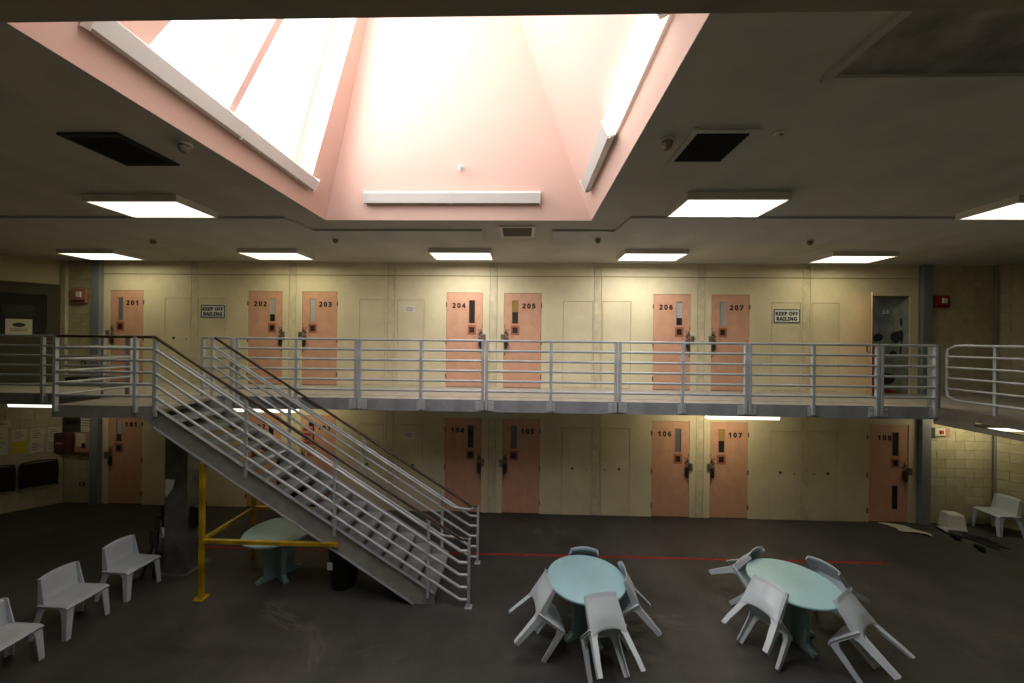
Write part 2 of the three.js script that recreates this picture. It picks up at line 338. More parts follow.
// shallow dropped bands that pass round the shaft
const band = (pts) => { const s = new THREE.Shape(pts.map(([x, z]) => new THREE.Vector2(x, z))); return new THREE.ExtrudeGeometry(s, { depth: 0.03, bevelEnabled: false }).rotateX(Math.PI / 2).translate(0, CEIL, 0); };
mesh('dropped_band', band([[0.46, 2.47], [1.44, 2.47], [1.50, 3.09], [12.4, 3.07], [12.4, 1.66], [0.5, 1.86]]), M.ceilingBand, ceil);
mesh('dropped_band', band([[-0.66, 2.46], [-3.38, 2.46], [-3.46, 3.05], [-12.9, 3.03], [-12.9, 1.62], [-0.7, 1.88]]), M.ceilingBand, ceil);
// roof shaft: four sloping faces, glazing in the face above the staircase side
const HW = (SX1 - SX0) / 2, APEX = HW * SL, CX = (SX0 + SX1) / 2, CZ = (SZ0 + SZ1) / 2;
const slope = Math.hypot(1, SL);
function face(holes, depth = 0.1) {                                   // local: u along the base edge, v up the slope
  const s = new THREE.Shape([new THREE.Vector2(-HW - 0.02, 0), new THREE.Vector2(HW + 0.02, 0), new THREE.Vector2(0, HW * slope)]);
  for (const h of holes) s.holes.push(new THREE.Path(h.map(([u, v]) => new THREE.Vector2(u, v))));
  return new THREE.ExtrudeGeometry(s, { depth, bevelEnabled: false });
}
// basis for a face: base-edge direction e, inward horizontal direction n
function faceMatrix(o, e, n) { const up = n.clone().multiplyScalar(1 / slope).add(V(0, SL / slope, 0)); const out = e.clone().cross(up); return new THREE.Matrix4().makeBasis(e, up, out).setPosition(o); }
const ML = faceMatrix(V(SX0, CEIL, CZ), V(0, 0, 1), V(1, 0, 0));   // left face: u along z, outward = e x up = -x
const MR = faceMatrix(V(SX1, CEIL, CZ), V(0, 0, -1), V(-1, 0, 0));
const MF = faceMatrix(V(CX, CEIL, SZ0), V(-1, 0, 0), V(0, 0, 1));
const MN = faceMatrix(V(CX, CEIL, SZ1), V(1, 0, 0), V(0, 0, -1));
const hv = h => h / SL * slope;                          // height above the ceiling to distance up the slope
const uz = z => z - CZ;
const paneFar = [[uz(3.56), hv(0.34)], [uz(4.86), hv(0.34)], [uz(4.86), hv(2.5)], [uz(4.34), hv(2.5)]];
const paneNear = [[uz(4.93), hv(0.34)], [uz(5.66), hv(0.34)], [uz(5.2), hv(2.5)], [uz(4.93), hv(2.5)]];
const shaftL = struct('ceiling_shaft_side', face([paneFar, paneNear], 0.3).applyMatrix4(ML), M.shaft, 'pink sloping face of the roof shaft holding the glazing', 'ceiling');
const wF = tag(mesh('window_1', new THREE.ExtrudeGeometry(new THREE.Shape(paneFar.map(p => new THREE.Vector2(...p))), { depth: 0.012, bevelEnabled: false }).translate(0, 0, 0.26).applyMatrix4(ML), M.roofGlass), 'bright roof window pane between pink hip and mullion', 'window', null, 'structure');
const wN = tag(mesh('window_2', new THREE.ExtrudeGeometry(new THREE.Shape(paneNear.map(p => new THREE.Vector2(...p))), { depth: 0.012, bevelEnabled: false }).translate(0, 0, 0.26).applyMatrix4(ML), M.roofGlass), 'bright roof window pane on the far side of the mullion from the cells', 'window', null, 'structure');
const rearA = [[-1.3, hv(0.34)], [-0.04, hv(0.34)], [-0.04, hv(2.5)], [-0.52, hv(2.5)]], rearB = [[0.04, hv(0.34)], [1.3, hv(0.34)], [0.52, hv(2.5)], [0.04, hv(2.5)]];
const paneGeo = (pts, m) => new THREE.ExtrudeGeometry(new THREE.Shape(pts.map(p => new THREE.Vector2(...p))), { depth: 0.012, bevelEnabled: false }).translate(0, 0, 0.03).applyMatrix4(m);
tag(mesh('window_3', paneGeo(rearA, MN), M.roofGlass), 'roof window pane on the control room side above the stairs', 'window', null, 'structure');
tag(mesh('window_4', paneGeo(rearB, MN), M.roofGlass), 'roof window pane on the control room side above the tables', 'window', null, 'structure');
for (const [n, pts, m, day, deep] of [['daylight_window', paneFar, ML, DAY, 0.25], ['daylight_window', paneNear, ML, DAY, 0.25], ['daylight_window', rearA, MN, DAY_REAR, 0.022], ['daylight_window', rearB, MN, DAY_REAR, 0.022]]) {
  const u0 = (pts[0][0] + pts[3][0]) / 2, u1 = (pts[1][0] + pts[2][0]) / 2, l = new THREE.RectAreaLight(day.color, day.level, u1 - u0, pts[2][1] - pts[0][1]); l.name = n;
  const ex = V(), ey = V(), ez = V(); m.extractBasis(ex, ey, ez);      // ez points outwards, so the light's -z faces the hall
  l.position.copy(V((u0 + u1) / 2, (pts[0][1] + pts[2][1]) / 2, deep).applyMatrix4(m)); l.quaternion.setFromRotationMatrix(new THREE.Matrix4().makeBasis(ex, ey, ez)); scene.add(l);
}
struct('ceiling_shaft_side', face([]).applyMatrix4(MR), M.shaft, 'pale pink sloping face of the roof shaft opposite the glazing', 'ceiling');
struct('ceiling_shaft_end', face([]).applyMatrix4(MF), M.shaft, 'pink sloping face of the roof shaft on the cell side', 'ceiling');
struct('ceiling_shaft_end', face([rearA, rearB]).applyMatrix4(MN), M.shaft, 'pink sloping face of the roof shaft on the control room side', 'ceiling');

// cell behind the open upper door
const cellX = 8.475;
const cell = struct('wall_cell', [span(cellX, cellX + 0.1, UP - 0.1, 5.3, -2.6, -0.028), span(6.6, cellX, UP - 0.1, 5.3, -2.6, -2.5), span(6.5, 6.6, UP - 0.1, 5.3, -2.6, -0.25), span(6.5, 8.72, UP - 0.12, UP, -2.6, -0.03), span(6.5, 8.72, 5.2, 5.3, -2.6, -0.25)], M.cellWall, 'pale grey inside of the open cell with peeled paint', 'wall');
function blotch(pts, m) { const c = new THREE.CatmullRomCurve3(pts.map(([a, b]) => V(a, b, 0)), true); return new THREE.ExtrudeGeometry(new THREE.Shape(c.getPoints(28).map(q => new THREE.Vector2(q.x, q.y))), { depth: 0.004, bevelEnabled: false }).applyMatrix4(m); }
const cellM = new THREE.Matrix4().makeBasis(V(0, 0, 1), V(0, 1, 0), V(-1, 0, 0)).setPosition(cellX, 0, 0);
for (const pts of [[[-0.431, 4.062], [-0.38, 4.162], [-0.262, 4.19], [-0.174, 4.215], [-0.144, 4.156], [-0.142, 4.038], [-0.179, 3.889], [-0.21, 3.98], [-0.279, 3.913], [-0.378, 3.96]], [[-0.837, 4.067], [-0.776, 4.129], [-0.668, 4.144], [-0.6, 4.064], [-0.637, 3.994], [-0.753, 3.961], [-0.827, 3.982]], [[-0.443, 3.677], [-0.403, 3.734], [-0.324, 3.74], [-0.277, 3.69], [-0.296, 3.666], [-0.427, 3.661]], [[-0.689, 3.251], [-0.617, 3.274], [-0.512, 3.225], [-0.31, 3.182], [-0.368, 3.016], [-0.509, 2.972], [-0.685, 2.952]], [[-0.208, 4.473], [-0.185, 4.495], [-0.161, 4.391], [-0.175, 4.282], [-0.206, 4.335]], [[-0.209, 3.873], [-0.186, 3.874], [-0.184, 3.685], [-0.203, 3.692]]])
  mesh('peeled_patch', blotch(pts, cellM), M.peel, cell).userData = { label: 'dark bare patch of peeled paint' };

{ const o = thing('cell_light', 'lit ceiling light inside the open cell', 'light', [7.5, 5.2, -1.3]);
  mesh('housing', rbox(0.64, 0.05, 0.34, 0.008, 1).translate(0, -0.025, 0), M.lampBody, o); mesh('lens', rbox(0.6, 0.02, 0.3, 0.006, 1).translate(0, -0.055, 0), M.stripLens, o);
  areaLight(o, 'lamp_light', 0.6, 0.3, [0, -0.068, 0], V(0, -1, 0), { color: TROFFER.color, level: 3 }); }

// ---------------------------------------------------------------- cell doors
const leafW = 0.82;
const leafGeo = {}, numberGeo = {};
function leafHoles(side, low) { const c = side * (leafW / 2 - 0.245), h = [[c - 0.065, c + 0.065, 1.45, 1.965], [c - 0.068, c + 0.068, 1.215, 1.375]]; if (low) h.push([c - 0.065, c + 0.065, 0.28, 0.8]); return h; }
// grime rubbed into the paint around the lock edge
const grimeTex = dataTex(256, 512, (u, v) => {
  const n = fbm(u, v * 2, 0, 8), d = Math.hypot((u - 0.98) / 0.13, (v - 0.49) / 0.12), f = noise(u * 40, v * 80, 1) * 0.6 + noise(u * 13, v * 26, 2) * 0.4;
  const smear = Math.max(0, Math.min(1, (1.25 - d + (f - 0.5) * 1.5) * 1.1)), k = 1 - 0.06 + 0.1 * (n - 0.5);
  const s = smear * 0.75; return [0.87 * k * (1 - s), 0.665 * k * (1 - s), 0.555 * k * (1 - s * 0.95)];
});
const leafMat = side => { const t = grimeTex.clone(); t.needsUpdate = true; t.repeat.set(side / leafW, 1 / DH); t.offset.set(0.5, 0); return mat('#ffffff', { roughness: 0.5, map: t }); };
const leafMats = { '1': leafMat(1), '-1': leafMat(-1) };
const hingeGeo = muv(rbox(0.022, 0.1, 0.02, 0.004, 1));
const lockGeo = [rbox(0.07, 0.16, 0.04, 0.008, 1)], gripGeo = side => [bar(V(0, -0.07, 0.05), V(0, 0.07, 0.05), 0.011), bar(V(0, -0.07, 0), V(0, -0.07, 0.05), 0.01), bar(V(0, 0.07, 0), V(0, 0.07, 0.05), 0.01), rbox(0.05, 0.2, 0.01, 0.004, 1)];
function cellDoor(n, x, base, side, back, label, open = 0) {
  const w = x[1] - x[0], d = thing('door_' + n, label, 'door', [open ? x[0] : (x[0] + x[1]) / 2, base, open ? 0.012 : 0], open ? -open : 0, null, 'structure');
  const num = String(n), low = n === 108, sx = w / leafW;
  const o = open ? new THREE.Group() : d; if (open) { o.position.set(w / 2, 0, 0); }
  const put = (name, geos, m, parent = d) => { const g = join(geos); if (open && parent === d) g.translate(w / 2, 0, 0); return mesh(name, g, m, parent); };
  const holes = leafHoles(side, low), leaf = put('leaf', cut([-leafW / 2, leafW / 2, 0.012, DH], holes, -0.028, -0.008).map(g => g.scale(sx, 1, 1)), leafMats[side]);
  const c = side * (leafW / 2 - 0.245) * sx;
  holes.forEach((h, k) => {
    if (k === 1) {
      const pl = put('speaker_plate', [...cut([h[0] * sx - 0.028, h[1] * sx + 0.028, h[2] - 0.028, h[3] + 0.028], [[h[0] * sx + 0.012, h[1] * sx - 0.012, h[2] + 0.016, h[3] - 0.016]], -0.008, -0.002)], M.grille);
      mesh('speaker_mesh', open ? span(h[0] * sx + w / 2, h[1] * sx + w / 2, h[2], h[3], -0.026, -0.018) : span(h[0] * sx, h[1] * sx, h[2], h[3], -0.026, -0.018), M.darkMetal, pl);
      return;
    }
    const wb = back === 'tan' ? [M.tanFilm, M.darkBack] : back === 'half' ? [M.paleBack, M.darkBack] : back === 'pale' ? [M.paleBack, M.paleBack] : back === 'grey' ? [M.greyBack, M.greyBack] : [M.darkBack, M.darkBack];
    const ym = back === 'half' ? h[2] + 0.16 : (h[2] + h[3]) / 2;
    if (!open) {
      put('window_backing', span(h[0] * sx, h[1] * sx, ym, h[3], -0.029, -0.024), wb[0]);
      put('window_backing', span(h[0] * sx, h[1] * sx, h[2], ym, -0.029, -0.024), wb[1]);
    }
    put('window_pane', span(h[0] * sx, h[1] * sx, h[2], h[3], -0.018, -0.0175), M.glass);
    put('window_frame', cut([h[0] * sx - 0.012, h[1] * sx + 0.012, h[2] - 0.012, h[3] + 0.012], [[h[0] * sx, h[1] * sx, h[2], h[3]]], -0.008, -0.003), M.salmon);
  });
  if (!open) {
    const t = numberGeo[num] ??= words([...num].join(' ').replace(/ /g, '\u2009'), 0.105, 0.005);
    put('door_number', t.clone().translate(-side * (w / 2 - (low ? 0.36 : 0.275)), 1.845, -0.008), M.digit);
  }
  for (const y of [0.25, 1.02, 1.86]) put('hinge', hingeGeo.clone().translate(-side * (w / 2 + 0.008), y, 0.004), M.hinge);
  if (!open) put('lock_box', lockGeo[0].clone().translate(side * (w / 2 + 0.035), 1.13, 0.02), M.steel);
  const grip = put('handle', gripGeo(side).map(g => g.translate(side * (w / 2 - 0.05), 0.98, -0.004)), M.darkMetal);
  put('threshold', span(-w / 2 + 0.01, w / 2 - 0.01, 0, 0.012, -0.028, -0.006), M.black);
  return d;
}
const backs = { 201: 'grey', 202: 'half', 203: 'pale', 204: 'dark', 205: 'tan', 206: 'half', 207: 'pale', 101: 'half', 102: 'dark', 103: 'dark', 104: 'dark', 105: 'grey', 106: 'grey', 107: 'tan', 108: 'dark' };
doorX.forEach((x, i) => {
  const side = i % 2 ? 1 : -1;
  const xl = i === 7 ? [7.525, 8.445] : x;
  for (const f of [100, 200]) {
    const n = f + i + 1, b = f === 100 ? 0 : UP;
    if (n === 208) cellDoor(n, x, b, 1, 'dark', 'salmon steel cell door swung wide open on the upper walkway', Math.PI / 2 + 0.768);
    else cellDoor(n, f === 100 ? (i === 7 ? [7.60, 8.45] : x) : x, b, side, backs[n], `salmon steel cell door numbered ${n} on the ${f === 100 ? 'ground floor' : 'upper walkway'}`);
  }
});
// notice on door 103
{ const o = thing('notice', 'red and white notice stuck on cell door 103', 'notice', [-4.93, 1.72, 0.002]);
  mesh('sheet', span(-0.06, 0.17, -0.26, 0.16, 0, 0.002), M.pinkPaper, o); for (const y of [0.08, -0.03, -0.14, -0.22]) mesh('printed_band', span(-0.05 + (y < 0 ? 0.03 : 0), 0.15, y - 0.03, y + 0.03, 0.002, 0.003), M.red, o); }

// signs
for (const [x0, x1, y0, y1, s] of [[-7.404, -6.823, 4.331, 4.637, 'between cells 201 and 202'], [5.53, 6.117, 4.335, 4.65, 'near the open cell']]) {
  const o = thing('wall_sign', `white sign reading keep off railing ${s}`, 'sign', [(x0 + x1) / 2, (y0 + y1) / 2, 0.002]), w = x1 - x0, h = y1 - y0;
  mesh('plate', rbox(w, h, 0.008, 0.003, 1).translate(0, 0, 0.004), M.signFace, o);
  mesh('border', cut([-w / 2 + 0.008, w / 2 - 0.008, -h / 2 + 0.008, h / 2 - 0.008], [[-w / 2 + 0.03, w / 2 - 0.03, -h / 2 + 0.03, h / 2 - 0.03]], 0.008, 0.0095), M.signInk, o);
  mesh('lettering', [words('KEEP OFF', 0.08, 0.0035).translate(0, 0.052, 0.008), words('RAILING', 0.08, 0.0035).translate(0, -0.062, 0.008)], M.signInk, o);
}
for (const [x, y, s] of [[-2.555, 4.575, 'upper'], [-2.555, 1.72, 'ground floor']]) {
  const o = thing('wall_label', `small white printed label on the ${s} access panel beside cell 20`.replace(/ beside.*/, ' between the cells'), 'label', [x, y, 0]);
  mesh('plate', rbox(0.25, 0.15, 0.004, 0.0015, 1).translate(0, 0, 0.002), M.signFace, o);
  for (const [yy, w] of [[0.035, 0.16], [0, 0.19], [-0.035, 0.14]]) mesh('printed_line', span(-w / 2, w / 2, yy - 0.008, yy + 0.008, 0.004, 0.005), M.alarm, o);
}

// ---------------------------------------------------------------- upper walkway
const EDGE = 1.80;
const upper = struct('floor_upper', [span(-13, 7.05, UP - 0.09, UP, 0.002, EDGE), span(7.05, 12.6, UP - 0.09, UP, 0.002, 7.5)], M.deck, 'concrete deck of the upper walkway', 'walkway');
mesh('painted_line', span(-5, 7.0, UP + 0.0004, UP + 0.0015, 1.40, 1.44), mat('#b0897c', { roughness: 0.8, map: grimeMap }), upper).userData = { label: 'faded reddish line on the deck' };
mesh('fascia', [span(-13, 7.05, UP - 0.2, UP + 0.01, EDGE, EDGE + 0.03), span(-13, 7.05, UP - 0.2, UP - 0.185, EDGE - 0.08, EDGE)], M.fascia, upper);
mesh('fascia', span(7.02, 7.05, UP - 0.13, UP + 0.01, EDGE, 7.5), M.wingFascia, upper);
mesh('lower_beam', [span(7.03, 7.12, UP - 0.28, UP - 0.20, EDGE, 7.5), span(7.035, 7.05, UP - 0.20, UP - 0.13, EDGE, 2.36)], M.shadedBeam, upper);
const RR = 0.021, RH = [1.05, 0.873, 0.696, 0.519, 0.342, 0.165], RZ = EDGE + 0.05;
function railing(label, xs, posts, ends) {               // straight guard along the deck edge
  const o = thing('railing', label, 'railing', [(xs[0] + xs[1]) / 2, UP, RZ], 0, 'guard rails along the upper walkway'), c = (xs[0] + xs[1]) / 2;
  for (const h of RH) mesh('rail', bar(V(xs[0] - c, h, 0), V(xs[1] - c, h, 0), RR), M.rail, o);
  for (const p of posts) {
    mesh('post', rbox(0.05, 1.22, 0.05, 0.006, 1).translate(p - c, 1.06 - 0.61, 0), M.rail, o);
    mesh('bracket', [rbox(0.15, 0.17, 0.012, 0.003, 1).translate(p - c + (ends?.includes(p) ? (p > c ? -0.05 : 0.05) : 0), -0.095, -0.014), ...[-0.05, 0.05].map(y => new THREE.CylinderGeometry(0.012, 0.012, 0.02, 6).rotateX(Math.PI / 2).translate(p - c + (ends?.includes(p) ? (p > c ? -0.09 : 0.09) : 0.045), -0.095 + y, 0))], M.rail, o);
  }
  return o;
}
const sec = [-5.10, -2.895, -0.647, 1.665, 3.878, 6.075];
const secLabel = ['above the sloping staircase handrail', 'before the white wall label and the dark windowed door', 'before the door with the tan window cover', 'before the doors with half pale windows', 'below the keep off railing sign near the open cell'];
for (let i = 0; i + 1 < sec.length; i++) { const a = sec[i] + 0.035, b = sec[i + 1] - 0.035; railing(`grey steel guard rail section ${secLabel[i]}`, [a, b], [a, (a + b) / 2, b], [a, b]); }
railing('short grey guard rail section beside the walkway corner by the open cell', [6.11, 7.0], [6.11, 7.0], [6.11]);
railing('short grey guard rail section at the stair head beside cell door 202', [-5.70, -5.17], [-5.70, -5.52, -5.17], [-5.17]);
railing('grey guard rail on the walkway in front of the office door', [-9.62, -7.08], [-9.62, -8.66, -7.53, -7.08], []);
{ // rail with a looped end on the right wing
  const o = thing('railing', 'grey pipe railing with rounded corner on the side walkway', 'railing', [7.08, UP, 1.95]);
  const top = 1.05, bot = 0.165, L = 5.4;
  mesh('rail_loop', [new THREE.TubeGeometry(new THREE.CatmullRomCurve3([V(0, top, L), V(0, top, 0.6), V(0, top, 0.12), V(0, top - 0.03, 0.03), V(0, top - 0.12, 0), V(0, 0.6, 0), V(0, bot + 0.12, 0), V(0, bot + 0.03, 0.03), V(0, bot, 0.12), V(0, bot, 0.6), V(0, bot, L)], false, 'centripetal'), 90, 0.021, 8)], M.rail, o);
  for (const h of RH.slice(1, 5)) mesh('rail', bar(V(0, h, 0), V(0, h, L), 0.017), M.rail, o);
  for (const z of [0.5, 2.4, 4.3]) mesh('post', rbox(0.04, 1.2, 0.04, 0.006, 1).translate(0.03, 0.45, z + 0.1), M.rail, o);
}
struct('trim_5', rspan(6.98, 7.08, UP - 0.2, UP + 1.06, EDGE - 0.06, EDGE + 0.06, 0.008), M.column, 'square steel post at the walkway corner by the open cell', 'post');

// stair landing and staircase
const SN = 2.90, SF = 1.92, XT = -5.46, XB = -1.24, N = 16, RISE = UP / N, RUN = (XB - XT) / (N - 1), PITCH = Math.atan2(RISE, RUN);
const land = thing('stair_landing', 'steel landing at the head of the staircase', 'landing', [-6.26, UP, 2.36]);
mesh('deck', span(-0.79, 0.80, -0.05, 0, -0.53, 0.52), M.deck, land);
mesh('fascia', [span(-0.80, 0.80, -0.17, 0.01, 0.52, 0.55), span(-0.80, 0.80, -0.17, -0.155, 0.46, 0.52)], M.stringer, land);
mesh('fascia', span(-0.82, -0.80, -0.17, 0.01, -0.53, 0.55), M.stringer, land);
{ const o = thing('railing', 'dark topped guard rail round the stair landing', 'railing', [-6.26, UP, 2.93]);
  for (const [k, h] of RH.entries()) mesh(k ? 'rail' : 'handrail', bar(V(-0.74, h, 0), V(0.80, h, 0), k ? RR : 0.022), k ? M.rail : M.handrail, o);
  for (const [k, h] of RH.entries()) mesh('side_rail', bar(V(-0.74, h, 0), V(-0.74, h, -1.05), k ? RR : 0.022), k ? M.rail : M.handrail, o);
  for (const x of [-0.74, 0.5, 0.80]) mesh('post', rbox(0.05, 1.14, 0.05, 0.006, 1).translate(x, 1.055 - 0.57, 0), M.rail, o);
  mesh('post', rbox(0.05, 1.2, 0.05, 0.006, 1).translate(-0.74, 0.46, -1.05), M.rail, o);
}
const stairs = thing('staircase', 'straight steel staircase with open risers up to the walkway', 'staircase', [XT, 0, 0]);
const slopeY = x => UP - (x) * RISE / RUN;               // nosing line, x from the stair head
for (const z of [SN, SF]) {
  const L = XB - XT, top = x => slopeY(x) + 0.0, d = 0.33;
  const s = new THREE.Shape([[0, UP], [L, top(L)], [L, 0], [L - 0.30, 0], [-0.02, UP - 0.30], [-0.22, UP - 0.17], [-0.22, UP - 0.02], [0, UP - 0.02]].map(p => new THREE.Vector2(...p)));
  const web = new THREE.ExtrudeGeometry(s, { depth: 0.012, bevelEnabled: false }).translate(0, 0, z === SN ? z + 0.0 : z);
  const sg = z === SN ? 1 : -1;
  const fl = [beam(V(0.0, UP - 0.004, z + sg * 0.02), V(L, top(L) - 0.004, z + sg * 0.02), 0.06, 0.012), beam(V(-0.02, UP - 0.30, z + sg * 0.02), V(L - 0.30, 0.006, z + sg * 0.02), 0.06, 0.012)];
  const st = mesh('stringer', web, M.stringer, stairs); mesh('flange', fl, M.fascia, st);
}
const treadGeo = join([rbox(RUN + 0.02, 0.035, SN - SF - 0.02, 0.004, 1), span(RUN / 2 - 0.012, RUN / 2 + 0.01, -0.05, 0.0, -(SN - SF) / 2 + 0.02, (SN - SF) / 2 - 0.02)]);
for (let i = 1; i < N; i++) { const m = new THREE.Mesh(treadGeo, M.tread); m.name = 'tread'; m.castShadow = m.receiveShadow = true; m.position.set((i - 0.5) * RUN, UP - i * RISE - 0.018, (SN + SF) / 2 + 0.006); stairs.add(m); }
function stairRail(label, z, inside, xs, x0) {
  const o = thing('railing', label, 'railing', [0, 0, z]), xe = -0.735, xk = -1.02, ys = x => slopeY(x - XT);
  const sl = RISE / RUN;
  RH.forEach((h, k) => {
    const hb = [0.985, 0.815, 0.645, 0.465, 0.285, 0.105][k], m = k ? M.rail : M.handrail, r = k ? RR : 0.022;
    const yk = hb;                                       // level part at the foot
    const xk2 = XT + (UP + h - yk) / sl;                 // where the sloping part meets the level part
    const xkk = Math.min(xk2, -0.80);
    mesh(k ? 'rail' : 'handrail', bend([V(x0, UP + h, 0), V(XT, UP + h, 0), V(xkk, UP + h - (xkk - XT) * sl, 0), V(xkk + 0.02, yk, 0), V(xe, yk, 0)].filter((p, i) => !(i === 0 && x0 >= XT)), r), m, o);
  });
  for (const x of xs) { const yb = Math.max(0.0, ys(x) - 0.12); mesh('post', rbox(0.045, ys(x) + 1.05 - yb, 0.03, 0.005, 1).translate(x, (ys(x) + 1.05 + yb) / 2, 0), M.rail, o); }
  mesh('post', rbox(0.04, 1.0, 0.04, 0.005, 1).translate(xe, 0.5, 0), M.rail, o);
  mesh('base_plate', rbox(0.1, 0.012, 0.1, 0.003, 1).translate(xe, 0.006, 0), M.rail, o);
  const iz = inside * 0.075, gh = 0.87, gx1 = -1.15, gy1 = ys(gx1) + gh;
  mesh('grab_rail', bend([V(XT + 0.15, ys(XT + 0.15) + gh, iz), V(gx1, gy1, iz), V(gx1 + 0.28, gy1 - 0.03, iz), V(gx1 + 0.33, gy1 - 0.03, iz * 0.2)], 0.019), M.rail, o);
  for (const x of xs) mesh('bracket', bend([V(x, ys(x) + gh - 0.08, 0), V(x, ys(x) + gh - 0.08, iz), V(x, ys(x) + gh, iz)], 0.008, 6), M.steel, o);
  return o;
}
stairRail('grey pipe railing with brown handrail on the open side of the staircase', SN + 0.045, -1, [-5.44, -4.06, -2.72, -1.33], XT);
stairRail('grey pipe railing with brown handrail on the walkway side of the staircase', SF - 0.045, 1, [-4.1, -2.75, -1.36], XT);

// yellow guard frame under the stair
{ const o = thing('guard_frame', 'yellow steel barrier frame standing under the staircase', 'barrier', [-4.72, 0, 2.93]);
  const sT = x => slopeY(x - XT) - 0.36;
  mesh('post', rbox(0.06, sT(-4.72) + 0.02, 0.06, 0.005, 1).translate(0, (sT(-4.72) + 0.02) / 2, 0), M.yellow, o);
  mesh('base_plate', [rbox(0.16, 0.012, 0.16, 0.003, 1).translate(0, 0.006, 0), ...[-0.055, 0.055].map(x => new THREE.CylinderGeometry(0.012, 0.012, 0.03, 6).translate(x, 0.02, 0.05))], M.yellow, o);
  mesh('post', rbox(0.06, 1.9, 0.06, 0.005, 1).translate(0, 0.95, -1.05), M.yellow, o);
  mesh('crossbar', rbox(2.02, 0.055, 0.055, 0.005, 1).translate(1.04, 0.85, 0), M.yellow, o);
  mesh('crossbar', rbox(1.9, 0.055, 0.055, 0.005, 1).translate(0.98, 0.87, -1.05), M.yellow, o);
  mesh('crossbar', rbox(0.055, 0.055, 1.0, 0.005, 1).translate(0, 0.86, -0.525), M.yellow, o);
}

// ---------------------------------------------------------------- ceiling fittings
function troffer(x, z, label, lamp, w = 1.15, d = 0.575) {
  const o = thing('ceiling_light', label, 'light', [x, CEIL, z], 0, 'lit fluorescent fittings on the hall ceiling');
  mesh('housing', cut([-w / 2 - 0.025, w / 2 + 0.025, -d / 2 - 0.025, d / 2 + 0.025], [[-w / 2, w / 2, -d / 2, d / 2]], 0, 0.085).map(g => g.rotateX(Math.PI / 2)), M.lampBody, o);
  mesh('lens', rbox(w, 0.012, d, 0.004, 1).translate(0, -0.074, 0), M.trofferLens, o);
  areaLight(o, 'lamp_light', w, d, [0, -0.083, 0], V(0, -1, 0), lamp);
  return o;
}
for (const [x, z, old, l] of [[-8.82, 0.80, 1, 'lit rectangular ceiling light over the walkway beside the grey column and office door'], [-5.01, 0.90, 2, 'lit rectangular ceiling light over the walkway above the stair head'], [-1.21, 0.98, 0, 'lit rectangular ceiling light between the small framed grille and the cell wall'], [2.515, 0.98, 0, 'lit rectangular ceiling light over the blank panels beside cell door 206'], [6.45, 0.86, 3, 'lit rectangular ceiling light over the walkway near the open cell']]) troffer(x, z, l, old ? { ...TROFFER_OLD, level: [0, 5.5, 7.5, 6][old] } : TROFFER);
troffer(-4.875, 3.54, 'lit rectangular ceiling light on the glazed side of the roof shaft', { ...TROFFER_OLD, level: 5.5 });
troffer(2.505, 3.61, 'lit rectangular ceiling light beside the roof shaft above the round tables', TROFFER);
troffer(6.35, 3.52, 'lit rectangular ceiling light above the side walkway railing', { ...TROFFER_OLD, level: 2.5 });
function vent(name, label, x, z, w, d, frameM, faceM, slats, drop) {
  const o = thing(name, label, 'vent', [x, CEIL - drop, z]);
  mesh('frame', cut([-w / 2 - 0.045, w / 2 + 0.045, -d / 2 - 0.045, d / 2 + 0.045], [[-w / 2, w / 2, -d / 2, d / 2]], 0, 0.02).map(g => g.rotateX(Math.PI / 2)), frameM, o);
  mesh('backing', span(-w / 2, w / 2, -0.004, 0, -d / 2, d / 2), M.vent, o);
  for (let i = 0; i < slats; i++) mesh('slat', new THREE.BoxGeometry(w, 0.004, d / slats * 0.8).rotateX(-0.5).translate(0, -0.014, -d / 2 + (i + 0.5) * d / slats), faceM, o);
}
vent('ceiling_vent', 'dark square ceiling grille on the glazed side of the roof shaft', -3.78, 4.9, 0.46, 0.48, M.vent, M.vent, 10, 0);
vent('ceiling_vent', 'dark square ceiling grille beside a smoke detector and a cut stub', 1.66, 4.92, 0.44, 0.48, M.ceiling, M.vent, 10, 0);
vent('ceiling_vent', 'small framed ceiling grille between the shaft and the cell wall', -0.095, 2.39, 0.46, 0.46, M.ventFrame, M.ventSlat, 9, 0);
function detector(label, x, z, r, drop) {
  const o = thing('smoke_detector', label, 'detector', [x, CEIL - drop, z], 0, 'detectors under the hall ceiling');
  mesh('base', new THREE.CylinderGeometry(r, r, 0.02, 16).translate(0, -0.01, 0), M.ventFrame, o);
  mesh('head', new THREE.LatheGeometry([[0.001, -0.085], [r * 0.5, -0.08], [r * 0.78, -0.05], [r * 0.82, -0.02], [0.001, -0.02]].map(p => new THREE.Vector2(...p)), 16), M.ventSlat, o);
}
for (const [x, z, s] of [[-6.55, 1.93, 'over the stair landing'], [-3.22, 2.04, 'at the glazed side corner of the shaft'], [1.245, 2.1, 'beside the small framed grille'], [4.77, 2.02, 'towards the open cell']]) detector(`small dark detector on the dropped ceiling band ${s}`, x, z, 0.055, 0.03);
detector('pale detector beside the dark grille on the glazed side of the shaft', -3.09, 5.0, 0.06, 0);
detector('pale detector beside the dark grille and the cut ceiling stub', 1.24, 5.03, 0.06, 0);
{ const o = thing('ceiling_stub', 'small cut metal stub on the ceiling beside the dark grille', 'bracket', [2.12, CEIL, 5.13]); mesh('plate', rbox(0.09, 0.01, 0.06, 0.003, 1).translate(0, -0.005, 0), M.ventFrame, o); mesh('stub', bar(V(0, 0, 0), V(0.03, -0.03, 0.01), 0.014), M.steel, o); }
